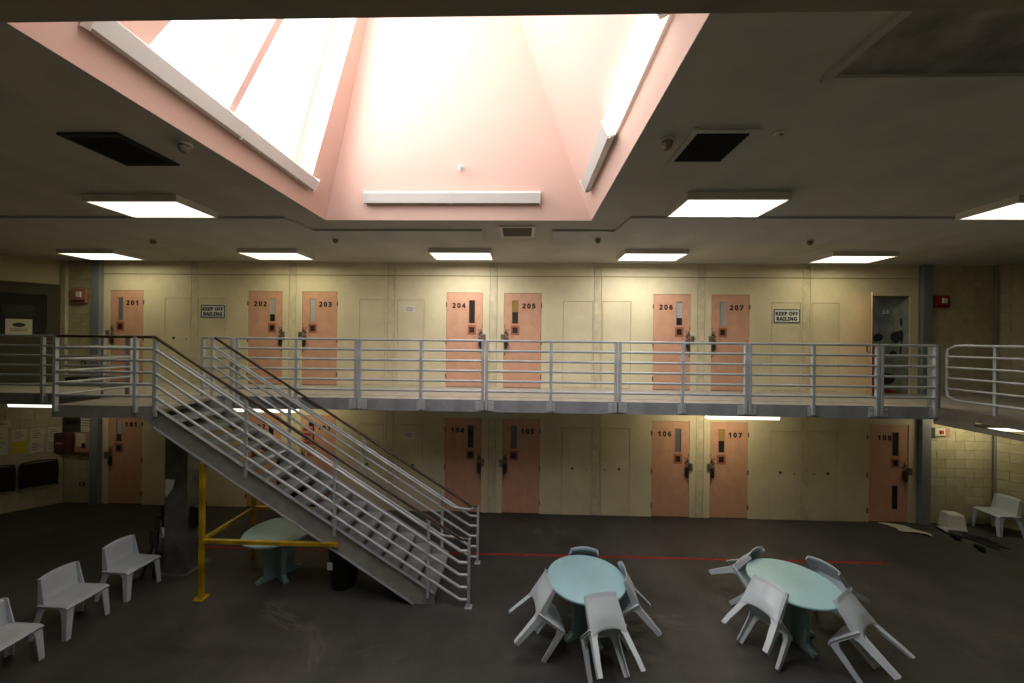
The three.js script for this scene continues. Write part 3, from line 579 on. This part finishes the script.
{ const o = thing('ceiling_hatch', 'framed dark panel in the ceiling beside the control room', 'hatch', [3.5, CEIL, 6.6]); // covered roof opening
  mesh('frame', cut([-1.54, 1.54, -0.84, 0.84], [[-1.49, 1.49, -0.79, 0.79]], 0, 0.03).map(g => g.rotateX(Math.PI / 2)), M.ceiling, o);
  mesh('panel', span(-1.49, 1.49, -0.006, 0, -0.79, 0.79), mat('#b5b2a5', { roughness: 0.9, map: grimeMap }), o); }

// tubes in the roof shaft
function shaftLamp(label, m, u0, u1, lit) {              // m: matrix of the face; u along it
  const o = thing('shaft_light', label, 'light'); o.applyMatrix4(m); const v0 = hv(0.205), v1 = hv(0.355), L = (u1 - u0) / 2;
  mesh('backplate', rbox(u1 - u0, v1 - v0 - 0.03, 0.02, 0.004, 1).translate((u0 + u1) / 2, (v0 + v1) / 2, -0.012), M.lampBody, o);
  for (let k = 0; k < 2; k++) {
    const a = u0 + k * L, b = a + L;
    mesh('lens', new THREE.ExtrudeGeometry(new THREE.Shape([[v0, -0.02], [v0 + 0.02, -0.085], [v1 - 0.02, -0.085], [v1, -0.02]].map(p => new THREE.Vector2(...p))), { depth: b - a - 0.012, bevelEnabled: false }).applyMatrix4(new THREE.Matrix4().makeBasis(V(0, 1, 0), V(0, 0, 1), V(1, 0, 0)).setPosition(a + 0.006, 0, 0)), lit[k] ? M.shaftLens : M.lampOff, o);
    for (const e of [a + 0.003, b - 0.003]) mesh('end_cap', span(e - 0.003, e + 0.003, v0 - 0.004, v1 + 0.004, -0.09, -0.015), M.lampBody, o);
    if (lit[k]) {                                        // front and both sloping sides of the lens
      areaLight(o, 'lamp_light', L - 0.03, v1 - v0 - 0.05, [(a + b) / 2, (v0 + v1) / 2, -0.09], V(0, 0, -1), SHAFT);
      areaLight(o, 'lamp_light', L - 0.03, 0.05, [(a + b) / 2, v1 + 0.004, -0.055], V(0, 1, -0.3), SHAFT);
      areaLight(o, 'lamp_light', L - 0.03, 0.05, [(a + b) / 2, v0 - 0.004, -0.055], V(0, -1, -0.3), SHAFT);
    }
  }
  return o;
}
shaftLamp('long white strip light mounted below the roof glazing', ML, uz(3.52), uz(6.02), [0, 0]);
shaftLamp('long strip light lit over half its length opposite the glazing', MR, -uz(6.05), -uz(3.48), [1, 0]);
shaftLamp('unlit white strip light on the cell side of the roof shaft', MF, CX - 0.235, CX + 2.275, [0, 0]);
{ const o = thing('sprinkler', 'small white sprinkler head above the unlit strip light', 'sprinkler'); o.applyMatrix4(MF); const v = hv(0.62);
  mesh('pipe', bar(V(CX + 0.87, v, 0), V(CX + 0.87, v, -0.07), 0.014), M.white, o); mesh('deflector', bar(V(CX + 0.87, v - 0.035, -0.07), V(CX + 0.87, v + 0.035, -0.07), 0.016), M.white, o); mesh('escutcheon', bar(V(CX + 0.87, v, 0), V(CX + 0.87, v, -0.012), 0.035, 12), M.white, o); }

// strip lamps under the walkway
function stripLamp(label, [x, y, z], turn, len, lit, d = 0.14, drop = 0.275, lamp = STRIP) {
  const o = thing('strip_light', label, 'light', [x, y, z], turn);
  mesh('housing', [rbox(len, 0.05, d + 0.02, 0.006, 1).translate(0, 0.06, 0)], M.lampBody, o);
  mesh('lens', new THREE.ExtrudeGeometry(new THREE.Shape([[-d / 2, 0.036], [-d / 2 + 0.015, -0.03], [d / 2 - 0.015, -0.03], [d / 2, 0.036]].map(p => new THREE.Vector2(...p))), { depth: len - 0.02, bevelEnabled: false }).rotateY(Math.PI / 2).translate(-len / 2 + 0.01, 0, 0), lit ? M.stripLens : M.paper, o);
  for (const e of [-0.35, 0.35]) mesh('hanger', bar(V(e * len, 0.08, 0), V(e * len, drop, 0), 0.012, 6), M.lampBody, o);
  if (lit) for (const k of [-1, 1]) areaLight(o, 'lamp_light', len - 0.04, 0.06, [0, -0.01, k * (d / 2 + 0.004)], V(0, -0.45, k), lamp);   // light leaves both sides of the wrap-round lens
}
const US = 2.455;
stripLamp('lit strip light under the walkway outside cell doors 106 and 107', [4.23, US, 1.1], 0, 1.36, 1);
stripLamp('unlit yellowed strip light under the walkway outside cell doors 104 and 105', [-0.78, US, 1.36], 0, 1.4, 0);
stripLamp('lit strip light under the walkway behind the upper stair treads', [-5.05, US, 1.15], 0, 1.3, 1, 0.14, 0.275, { ...STRIP, level: 30 });
stripLamp('lit strip light under the walkway beside the papers on the angled wall', [-9.75, US, 1.05], 0, 1.3, 1, 0.14, 0.275, { ...STRIP, level: 6 });
stripLamp('lit strip light under the side walkway above the plastic seats', [9.6, 2.23, 0.7], 0, 1.2, 1, 0.14, 0.5, { ...STRIP, level: 30 });

// ---------------------------------------------------------------- furniture
function roundTable(label, x, z, turn) {
  const o = thing('round_table', label, 'table', [x, 0, z], turn), r = 0.517;
  mesh('tabletop', new THREE.LatheGeometry([[0.001, 0.703], [r - 0.02, 0.703], [r - 0.004, 0.71], [r, 0.722], [r - 0.003, 0.734], [r - 0.012, 0.74], [0.001, 0.74]].map(p => new THREE.Vector2(...p)), 72), M.tableTop, o);
  const prof = new THREE.Shape([[-0.32, 0], [0.32, 0], [0.32, 0.03], [0.25, 0.06], [0.215, 0.09], [0.215, 0.60], [0.26, 0.703], [-0.26, 0.703], [-0.215, 0.60], [-0.215, 0.09], [-0.25, 0.06], [-0.32, 0.03]].map(p => new THREE.Vector2(...p)));
  for (const a of [0, Math.PI / 2]) mesh('pedestal_panel', new THREE.ExtrudeGeometry(prof, { depth: 0.06, bevelEnabled: true, bevelSize: 0.006, bevelThickness: 0.006, bevelSegments: 1 }).translate(0, 0, -0.03).rotateY(a), M.tableLeg, o);
  return o;
}
roundTable('pale blue round table between the staircase foot and another table', 0.885, 3.342, 0.5);
roundTable('pale blue round table on the side towards cell door 108', 3.602, 3.304, 0.2);
roundTable('pale blue round table without chairs under the staircase', -3.93, 2.36, 0.9);

// moulded plastic chair, origin on the floor midway between its front feet, facing +z
const ZF = 0.19;
function makeChair(label) {
  const o = thing('plastic_chair', label, 'chair', [0, 0, 0], 0, 'pale moulded plastic chairs');
  const lp = (a, b, t) => a + (b - a) * t;
  const ell = (sx, cx, cz, y, a, b, t, inz) => { const q = [[0, 0], [a, 0], [a, t], [t * 1.6, t], [t, t * 1.6], [t, b], [0, b]].map(([i, j]) => V(sx * (cx - i), y, cz + inz * j)); return sx * inz > 0 ? q.reverse() : q; };
  const inner = new THREE.Group(); 
  // heights, outer corner x, z, width across, width along
  const rear = [[0, 0.27, -0.288, 0.052, 0.058], [0.12, 0.258, -0.267, 0.058, 0.064], [0.25, 0.237, -0.243, 0.064, 0.074], [0.33, 0.224, -0.229, 0.064, 0.078], [0.38, 0.217, -0.222, 0.085, 0.105], [0.41, 0.213, -0.218, 0.12, 0.15]];
  const front = [[0, 0.245, 0.195, 0.052, 0.058], [0.12, 0.24, 0.192, 0.058, 0.064], [0.25, 0.234, 0.188, 0.066, 0.074], [0.33, 0.231, 0.185, 0.07, 0.08], [0.38, 0.229, 0.182, 0.095, 0.108], [0.41, 0.228, 0.178, 0.14, 0.15]];
  const rev = l => l;
  for (const s of [1, -1]) {
    mesh('leg', loft(rear.map(([y, x, z, a, b]) => ell(s, x, z - ZF, y, a, b, 0.013, 1))), M.chair, o);
    mesh('leg', loft(front.map(([y, x, z, a, b]) => ell(s, x, z - ZF, y, a, b, 0.013, -1))), M.chair, o);
  }
  // seat: dished slab with a rolled front lip and short aprons
  mesh('seat', [sheet((u, v, b) => {
    const x = lp(-0.232, 0.232, u), c = 1 - (2 * u - 1) ** 2, f = Math.max(0, (v - 0.82) / 0.18);
    return V(x, 0.432 - 0.014 * c * Math.sin(Math.PI * Math.min(1, v * 1.1)) - 0.022 * f * f - 0.012 * Math.max(0, Math.abs(2 * u - 1) - 0.85) / 0.15 - (b ? 0.02 : 0), lp(-0.225, 0.20, v) - ZF + 0.012 * c * f);
  }, 12, 10), span(-0.2, 0.2, 0.385, 0.42, 0.172 - ZF, 0.186 - ZF), span(0.214, 0.228, 0.385, 0.42, -0.2 - ZF, 0.17 - ZF), span(-0.228, -0.214, 0.385, 0.42, -0.2 - ZF, 0.17 - ZF)], M.chair, o);
  // backrest: curved panel with arched lower edge, side flanges, rolled top
  const backX = y => lp(0.213, 0.197, (y - 0.4) / 0.34), backZ = y => lp(-0.219, -0.243, (y - 0.4) / 0.34);
  mesh('backrest', [sheet((u, v, b) => {
    const k = 1 - (2 * u - 1) ** 2, y = lp(0.33 + 0.07 * Math.pow(k, 0.7), 0.735 + 0.012 * k, v), w = backX(Math.max(0.4, y)), curve = 0.032 * k * Math.min(1, Math.max(0, (y - 0.36) / 0.14));
    const lip = Math.max(0, (v - 0.93) / 0.07) * 0.014;
    return V(lp(w, -w, u), y, backZ(y) - curve - lip - ZF + (b ? -0.012 : 0));
  }, 14, 12), ...[1, -1].map(s => loft([[0.36, 0.10], [0.42, 0.075], [0.55, 0.055], [0.735, 0.03]].map(([y, b]) => { const x = backX(Math.max(y, 0.39)), z = backZ(Math.max(y, 0.36)) - ZF; const q = [[0, -0.012], [0, b], [0.012, b], [0.012, -0.012]].map(([i, j]) => V(s * (x - i + 0.004), y, z + j)); return s > 0 ? q : q.reverse(); })))], M.chair, o);
  return o;
}
const chair0 = makeChair('pale plastic chair leaning on the table nearest the stairs, side away from the cells');
function placeChair(label, x, z, yaw, tilt, first) {
  const c = first ? chair0 : copy(chair0, label, [0, 0, 0], 0);
  c.position.set(x, 0.002, z); c.rotation.order = 'YXZ'; c.rotation.set(tilt, yaw, 0); return c;
}
const T1 = 'leaning on the table nearest the stairs', T2 = 'leaning on the table farthest from the stairs';
placeChair(null, 1.031, 4.034, 3.355, 0.835, true);
placeChair(`pale plastic chair ${T1}, side facing the stairs`, 0.277, 3.596, 1.737, 0.668);
placeChair(`pale plastic chair ${T1}, side facing the other table`, 1.392, 3.37, -1.647, 0.577);
placeChair(`pale plastic chair ${T1}, side facing the cells`, 0.957, 2.588, -0.045, 0.857);
placeChair(`pale plastic chair ${T2}, glossy back towards the stairs`, 2.965, 3.625, 2.072, 0.84);
placeChair(`pale plastic chair ${T2}, side away from the cells`, 4.074, 3.865, -2.578, 0.836);
placeChair(`pale plastic chair ${T2}, side facing the crumpled paper`, 4.439, 2.95, -1.174, 0.848);
placeChair(`pale plastic chair ${T2}, legs over the red line`, 3.335, 2.609, 0.576, 0.804);
placeChair('upright pale plastic chair of the row, next to the phone column', -5.707, 2.821, 1.532, 0);
placeChair('upright pale plastic chair in the middle of the row before the staircase', -5.729, 3.519, 1.554, 0);
placeChair('upright pale plastic chair of the row, farthest from the phone column', -5.70, 4.24, 1.56, 0);
placeChair('upright pale plastic chair standing behind the phone column', -5.86, 1.86, 1.58, 0);
placeChair('upright pale plastic chair against the block wall beside the white tub', 9.74, 0.30, -1.62, 0);
placeChair('upright pale plastic chair beyond the one next to the white tub', 9.95, 1.02, -1.6, 0);

// ---------------------------------------------------------------- small things on the floor
{ const o = thing('trash_bin', 'black bin with a white tag under the foot of the staircase', 'bin', [-2.78, 0, 2.5]);
  mesh('body', new THREE.LatheGeometry([[0.001, 0], [0.19, 0], [0.235, 0.62], [0.22, 0.62], [0.18, 0.02], [0.001, 0.02]].map(p => new THREE.Vector2(...p)), 28), M.black, o);
  mesh('rim', new THREE.TorusGeometry(0.235, 0.014, 6, 32).rotateX(Math.PI / 2).translate(0, 0.62, 0), M.black, o);
  mesh('tag', span(-0.04, 0.04, 0.38, 0.50, -0.002, 0.002).rotateX(0.07).translate(-0.1, -0.02, 0.228), M.white, o); }
{ const o = thing('trash_cart', 'tall black refuse cart against the wall behind the staircase', 'bin', [-4.75, 0, 0.5]);
  mesh('body', loft([[0.06, 0.22, 0.24], [0.95, 0.29, 0.31]].map(([y, w, d]) => [V(-w, y, -d), V(-w, y, d), V(w, y, d), V(w, y, -d)])), M.black, o);
  mesh('lid', rbox(0.62, 0.05, 0.68, 0.02).translate(0, 0.985, 0), M.black, o);
  for (const x of [-0.2, 0.2]) mesh('wheel', new THREE.CylinderGeometry(0.07, 0.07, 0.04, 16).rotateZ(Math.PI / 2).translate(x, 0.07, -0.2), M.blackSoft, o);
  mesh('base', span(-0.22, 0.22, 0.0, 0.07, 0.02, 0.24), M.black, o); }
{ // support column with telephones
  const cx = -5.62, cz = 2.24;
  const col = thing('column', 'dark grey steel column carrying the stair landing', 'column', [cx, 0, cz]);
  mesh('shaft', rbox(0.38, UP - 0.17, 0.36, 0.012).translate(0, (UP - 0.17) / 2, 0), M.post, col);
  mesh('base_plate', rbox(0.5, 0.02, 0.48, 0.004, 1).translate(0, 0.01, 0), M.post, col);
  for (const [s, lab] of [[-1, 'black wall telephone on the side of the column facing the angled wall'], [1, 'black wall telephone on the side of the column facing the stair treads']]) {
    const o = thing('wall_telephone', lab, 'telephone', [cx + s * 0.192, 0.92, cz + 0.02]);
    mesh('case', rbox(0.09, 0.36, 0.24, 0.012).translate(s * 0.046, 0, 0), M.black, o);
    mesh('cradle', rbox(0.03, 0.06, 0.08, 0.006, 1).translate(s * 0.10, 0.13, 0.06), M.darkMetal, o);
    mesh('handset', [rbox(0.04, 0.2, 0.045, 0.012).translate(s * 0.125, 0.04, 0.06), rbox(0.05, 0.05, 0.055, 0.014).translate(s * 0.115, 0.13, 0.06), rbox(0.05, 0.05, 0.055, 0.014).translate(s * 0.115, -0.05, 0.06)], M.black, o);
    mesh('cord', pipe([V(s * 0.12, -0.07, 0.06), V(s * 0.14, -0.25, 0.07), V(s * 0.11, -0.36, 0.05), V(s * 0.06, -0.3, 0.02), V(s * 0.05, -0.18, 0)], 0.008, 6), M.steel, o);
    mesh('keypad', rbox(0.006, 0.08, 0.07, 0.002, 1).translate(s * 0.092, -0.02, -0.04), M.steel, o);
  }
  const pap = thing('hanging_paper', 'white folded paper hanging on the dark column above the telephone', 'paper', [cx - 0.10, 1.42, cz + 0.182]);
  mesh('sheet', new THREE.ExtrudeGeometry(new THREE.Shape([[-0.07, 0.13], [0.09, 0.13], [0.06, 0.0], [-0.05, -0.16], [-0.07, -0.12]].map(p => new THREE.Vector2(...p))), { depth: 0.004, bevelEnabled: false }), M.paper, pap);
  const st = thing('telephone_stand', 'dark slim metal stand leaning beside the phone column', 'stand', [-6.0, 0, 2.42]);
  mesh('leg', bend([V(-0.05, 0, 0.12), V(0.02, 0.45, 0.02), V(0.06, 0.95, -0.02)], 0.02), M.darkMetal, st); mesh('leg', bend([V(0.12, 0, 0.1), V(0.09, 0.45, 0.02), V(0.1, 0.95, -0.02)], 0.02), M.darkMetal, st);
  mesh('plate', rbox(0.14, 0.22, 0.03, 0.006, 1).translate(0.06, 0.62, 0.03), M.darkMetal, st); mesh('tag', rbox(0.05, 0.06, 0.006, 0.002, 1).translate(0.08, 0.30, 0.075), M.steel, st);
}
{ const o = thing('floor_paper', 'crumpled cream paper bag lying at the foot of cell door 108', 'paper', [8.1, 0.003, 0.32]);
  mesh('sheet', sheet((u, v, b) => { const n = noise(u * 7, v * 5, 1), m = noise(u * 3 + 5, v * 3, 2); return V((u - 0.5) * 0.46 + (m - 0.5) * 0.14 + (v - 0.5) * 0.1, 0.004 + (b ? 0 : 0.012) + n * 0.05 * (u * (1 - u) * 4), (v - 0.5) * 0.36 + (n - 0.5) * 0.1 - (u - 0.5) * -0.16); }, 12, 8), M.paper, o); }
{ const o = thing('storage_tub', 'white plastic tub turned upside down beside the seats', 'tub', [9.19, 0, 0.19], -0.25); o.scale.setScalar(0.84);
  mesh('body', loft([[0.05, 0.185, 0.15], [0.36, 0.155, 0.125], [0.385, 0.14, 0.11]].map(([y, w, d]) => [V(-w, y, -d), V(-w, y, d), V(w, y, d), V(w, y, -d)])), M.white, o);
  mesh('rim', rbox(0.40, 0.05, 0.33, 0.012).translate(0, 0.026, 0), M.white, o); }
function shoe(label, x, z, turn, m, sole) {
  const o = thing('shoe', label, 'shoe', [x, 0, z], turn);
  const ring = (z, w, y0, y1) => Array.from({ length: 12 }, (_, i) => { const a = i / 12 * Math.PI * 2; return V(Math.cos(a) * w, (y0 + y1) / 2 + Math.sin(a) * (y1 - y0) / 2, z); });
  mesh('upper', loft([ring(-0.13, 0.028, 0.02, 0.09), ring(-0.10, 0.036, 0.02, 0.10), ring(-0.03, 0.036, 0.02, 0.085), ring(0.05, 0.042, 0.02, 0.06), ring(0.11, 0.036, 0.02, 0.045), ring(0.14, 0.015, 0.02, 0.032)]), m, o);
  mesh('sole', new THREE.ExtrudeGeometry(new THREE.Shape(new THREE.CatmullRomCurve3([V(-0.03, -0.13, 0), V(0.03, -0.13, 0), V(0.036, -0.03, 0), V(0.045, 0.06, 0), V(0.03, 0.13, 0), V(-0.03, 0.13, 0), V(-0.042, 0.06, 0), V(-0.034, -0.03, 0)], true).getPoints(24).map(q => new THREE.Vector2(q.x, q.y))), { depth: 0.022, bevelEnabled: false }).rotateX(-Math.PI / 2).scale(1, 1, -1), sole, o);
}
shoe('white topped shoe lying in front of the white tub', 8.87, 0.30, 2.75, M.white, M.black);
shoe('black and white shoe lying beside the white topped one', 8.79, 0.60, 2.7, M.blackSoft, M.white);
shoe('black sandal shoe nearest the dark cloth on the floor', 8.78, 1.0, 2.6, M.blackSoft, M.black);
{ const o = thing('dark_cloth', 'crumpled black cloth lying on the floor beside the shoes', 'cloth', [9.16, 0.002, 0.72], 0.35);
  mesh('fabric', sheet((u, v, b) => { const n = noise(u * 6, v * 6, 0), m = noise(u * 3, v * 3, 3); return V((u - 0.5) * 0.34 + (m - 0.5) * 0.10, (b ? 0 : 0.01) + 0.10 * n * Math.sin(Math.PI * u) * Math.sin(Math.PI * v), (v - 0.5) * 0.55 + (n - 0.5) * 0.16); }, 14, 16), M.blackSoft, o); }
{ const o = thing('red_cloth', 'red folded cloth on the floor just inside the open cell', 'cloth', [8.24, UP + 0.002, -0.32]); mesh('fabric', sheet((u, v, b) => V((u - 0.5) * 0.4, (b ? 0 : 0.012) + 0.07 * noise(u * 5, v * 5, 1) * Math.sin(Math.PI * u) * Math.sin(Math.PI * v), (v - 0.5) * 0.26), 10, 8), M.red, o); }
{ const o = thing('light_switch', 'small pale switch box on the inside wall of the open cell', 'switch', [cellX - 0.001, 4.645, -0.51]); mesh('box', rbox(0.05, 0.09, 0.12, 0.008, 1).translate(-0.026, 0, 0), M.white, o); mesh('toggle', rbox(0.02, 0.03, 0.02, 0.003, 1).translate(-0.058, 0, 0.02), M.darkMetal, o); }

// ---------------------------------------------------------------- wall fittings
function alarm(label, [x, y, z], w, h, faceM, boxM) {
  const o = thing('fire_alarm', label, 'alarm', [x, y, z]);
  mesh('housing', rbox(w, h, 0.06, 0.01).translate(0, 0, 0.03), faceM, o);
  mesh('strobe', rbox(w * 0.3, h * 0.4, 0.03, 0.006, 1).translate(w * 0.08, h * 0.08, 0.07), boxM, o);
  mesh('sounder', rbox(w * 0.9, h * 0.12, 0.012, 0.003, 1).translate(0, -h * 0.36, 0.06), M.darkMetal, o);
}
alarm('red fire alarm with white strobe on the upper wall beside the office door', [-10.26, 4.81, 0.003], 0.36, 0.32, M.alarm, M.white);
alarm('red fire alarm with strobe on the dark upper wall past the open cell', [9.1, 4.83, 0.003], 0.3, 0.27, M.red, M.white);
alarm('cream alarm box with red window on the ground floor block wall', [9.07, 1.99, 0.003], 0.22, 0.2, M.paper, M.red);
{ const o = thing('vent_plate', 'pale louvred plate beside the cream alarm box', 'vent', [9.26, 1.98, 0.002]); mesh('plate', rbox(0.14, 0.2, 0.012, 0.003, 1).translate(0, 0, 0.006), M.pinkPaper, o); for (let i = 0; i < 5; i++) mesh('slot', span(-0.05, 0.05, -0.07 + i * 0.034, -0.062 + i * 0.034, 0.012, 0.016), M.grille, o); }
for (const [y, s] of [[3.25, 'upper walkway'], [0.44, 'ground floor']]) { const o = thing('wall_outlet', `small dark outlet on the ${s} wall beside the grey column`, 'outlet', [-10.18, y, 0.0]); mesh('plate', rbox(0.13, 0.08, 0.012, 0.003, 1).translate(0, 0, 0.006), M.darkMetal, o); mesh('socket', rbox(0.05, 0.04, 0.006, 0.002, 1).translate(0, 0, 0.013), M.paper, o); }
{ const o = thing('floor_box', 'low dark box on the upper walkway beside the grey column', 'box', [-10.2, UP, 0.12]); mesh('body', rbox(0.34, 0.1, 0.18, 0.01).translate(0, 0.05, 0), M.black, o); mesh('lid', rbox(0.36, 0.02, 0.2, 0.005, 1).translate(0, 0.108, 0), M.black, o); }
// things on the flat wall beside the left column
{ const o = thing('brown_box', 'brown wall box mounted beside the papers on the ground floor', 'box', [-10.56, 1.41, 0.0]); mesh('body', rbox(0.38, 0.46, 0.12, 0.04).translate(0, 0, 0.06), M.brownBox, o); mesh('slot', rbox(0.22, 0.03, 0.01, 0.003, 1).translate(0, 0.12, 0.121), M.black, o); mesh('label', span(-0.12, 0.06, -0.02, 0.02, 0.12, 0.122), M.alarm, o); }
{ const o = thing('paper_tray', 'pink notice holder with a paper beside the brown box', 'holder', [-10.13, 1.42, 0.0]); mesh('board', rbox(0.44, 0.46, 0.02, 0.006, 1).translate(0, 0, 0.012), M.pinkPaper, o); mesh('paper', span(-0.18, 0.04, -0.1, 0.2, 0.022, 0.024), M.paper, o); mesh('clip', rbox(0.08, 0.12, 0.012, 0.004, 1).translate(0.0, -0.08, 0.03), M.black, o); mesh('shelf', rbox(0.42, 0.05, 0.1, 0.008, 1).translate(0, -0.25, 0.05), M.brownBox, o); }
{ const o = thing('dark_notice', 'dark square notice above the brown wall box', 'notice', [-10.44, 1.84, 0.0]); mesh('board', rbox(0.42, 0.38, 0.015, 0.004, 1).translate(0, 0, 0.008), M.paperDark, o); mesh('print', span(-0.16, 0.16, -0.02, 0.1, 0.0155, 0.0165), M.black, o); }
{ const o = thing('pale_notice', 'pale sheet above the pink notice holder', 'notice', [-10.08, 1.86, 0.0]); mesh('sheet', span(-0.19, 0.15, -0.2, 0.2, 0.001, 0.004), M.paper, o); for (const y of [0.12, 0.06, 0.0, -0.06]) mesh('print', span(-0.13, 0.09, y - 0.008, y + 0.008, 0.004, 0.005), M.paperDark, o); }
// papers on the left angled wall: s metres from the corner
function onLeft(name, label, category, s, y, off = 0.006) { return thing(name, label, category, [LC - Q * s + Q * off, y, Q * s + Q * off], Math.PI / 4); }
const sheetAt = (s, y, w, h, m, label) => { const o = onLeft('wall_paper_sheet', label, 'paper', s, y); mesh('sheet', span(-w / 2, w / 2, -h / 2, h / 2, 0, 0.003), m, o); if (m !== M.paperYellow) for (let k = 0; k < 4; k++) mesh('print', span(-w * 0.36, w * (0.1 + 0.24 * ((k * 7) % 3) / 2), h * (0.28 - k * 0.17) - 0.006, h * (0.28 - k * 0.17) + 0.006, 0.003, 0.0036), M.paperDark, o); };
sheetAt(0.12, 1.64, 0.2, 0.30, M.paper, 'white printed sheet in the top row next to the brown box');
sheetAt(0.14, 1.36, 0.2, 0.27, M.paper, 'white printed sheet in the bottom row next to the brown box');
sheetAt(0.37, 1.65, 0.2, 0.29, M.paper, 'white printed sheet above the sheet with a curled corner');
sheetAt(0.38, 1.38, 0.2, 0.26, M.paper, 'white printed sheet between the yellow one and the brown box side');
sheetAt(0.62, 1.67, 0.2, 0.27, M.paper, 'white printed sheet directly above the yellow sheet');
sheetAt(0.63, 1.41, 0.21, 0.26, M.paperYellow, 'yellow sheet pinned among white papers on the angled wall');
sheetAt(0.87, 1.58, 0.2, 0.6, M.paper, 'tall pale sheet at the end of the paper rows past the yellow one');
sheetAt(0.9, 1.95, 0.34, 0.16, M.paper, 'wide pale sheet pinned above the tall one');
for (const [s, l] of [[0.33, 'dark padded panel in a tube frame below the printed sheets'], [0.92, 'dark padded panel below the tall pale sheet']]) {
  const o = onLeft('padded_panel', l, 'panel', s, 0.78, 0.02);
  mesh('pad', rbox(0.5, 0.52, 0.1, 0.03).translate(0, -0.02, 0.05), M.blackSoft, o);
  mesh('tube_frame', pipe([V(-0.26, -0.3, 0.1), V(-0.26, 0.18, 0.1), V(-0.18, 0.28, 0.1), V(0.18, 0.28, 0.1), V(0.26, 0.2, 0.1), V(0.26, -0.3, 0.1)], 0.016, 8, 40), M.darkMetal, o);
}
// glazed office door on the upper walkway
{ const o = thing('door_301', 'dark glazed office door with papers at the end of the walkway', 'door', [LC - Q * 0.62 + Q * 0.0, UP, Q * 0.62], Math.PI / 4, null, 'structure');
  mesh('frame', cut([-0.56, 0.56, 0, 2.24], [[-0.5, 0.5, 0, 2.18]], -0.02, 0.04), M.office, o);
  const lf = mesh('leaf', cut([-0.5, 0.5, 0.01, 2.18], [[-0.36, 0.36, 1.05, 1.98]], -0.015, 0.02), M.office, o);
  mesh('window_backing', span(-0.36, 0.36, 1.05, 1.98, -0.018, -0.014), M.darkBack, o);  // dark backing painted as the unlit office behind the glass
  mesh('window_pane', span(-0.36, 0.36, 1.05, 1.98, 0.0, 0.004), M.glass, o);
  mesh('handle', bend([V(0.42, 0.93, 0.02), V(0.42, 0.93, 0.07), V(0.28, 0.93, 0.07)], 0.012), M.steel, lf);
  mesh('paper', span(-0.2, 0.16, 1.08, 1.42, 0.021, 0.024), M.paper, o);
  mesh('emblem', new THREE.SphereGeometry(0.06, 14, 8).scale(1.5, 0.8, 0.03).translate(-0.02, 1.29, 0.0245), M.paperDark, o); for (const y of [1.2, 1.16]) mesh('print', span(-0.14, 0.1, y - 0.007, y + 0.007, 0.024, 0.0246), M.paperDark, o);
  mesh('paper', span(-0.24, 0.2, 1.46, 1.74, 0.021, 0.024), M.paperDark, o);
}

renderer.render(scene, camera);
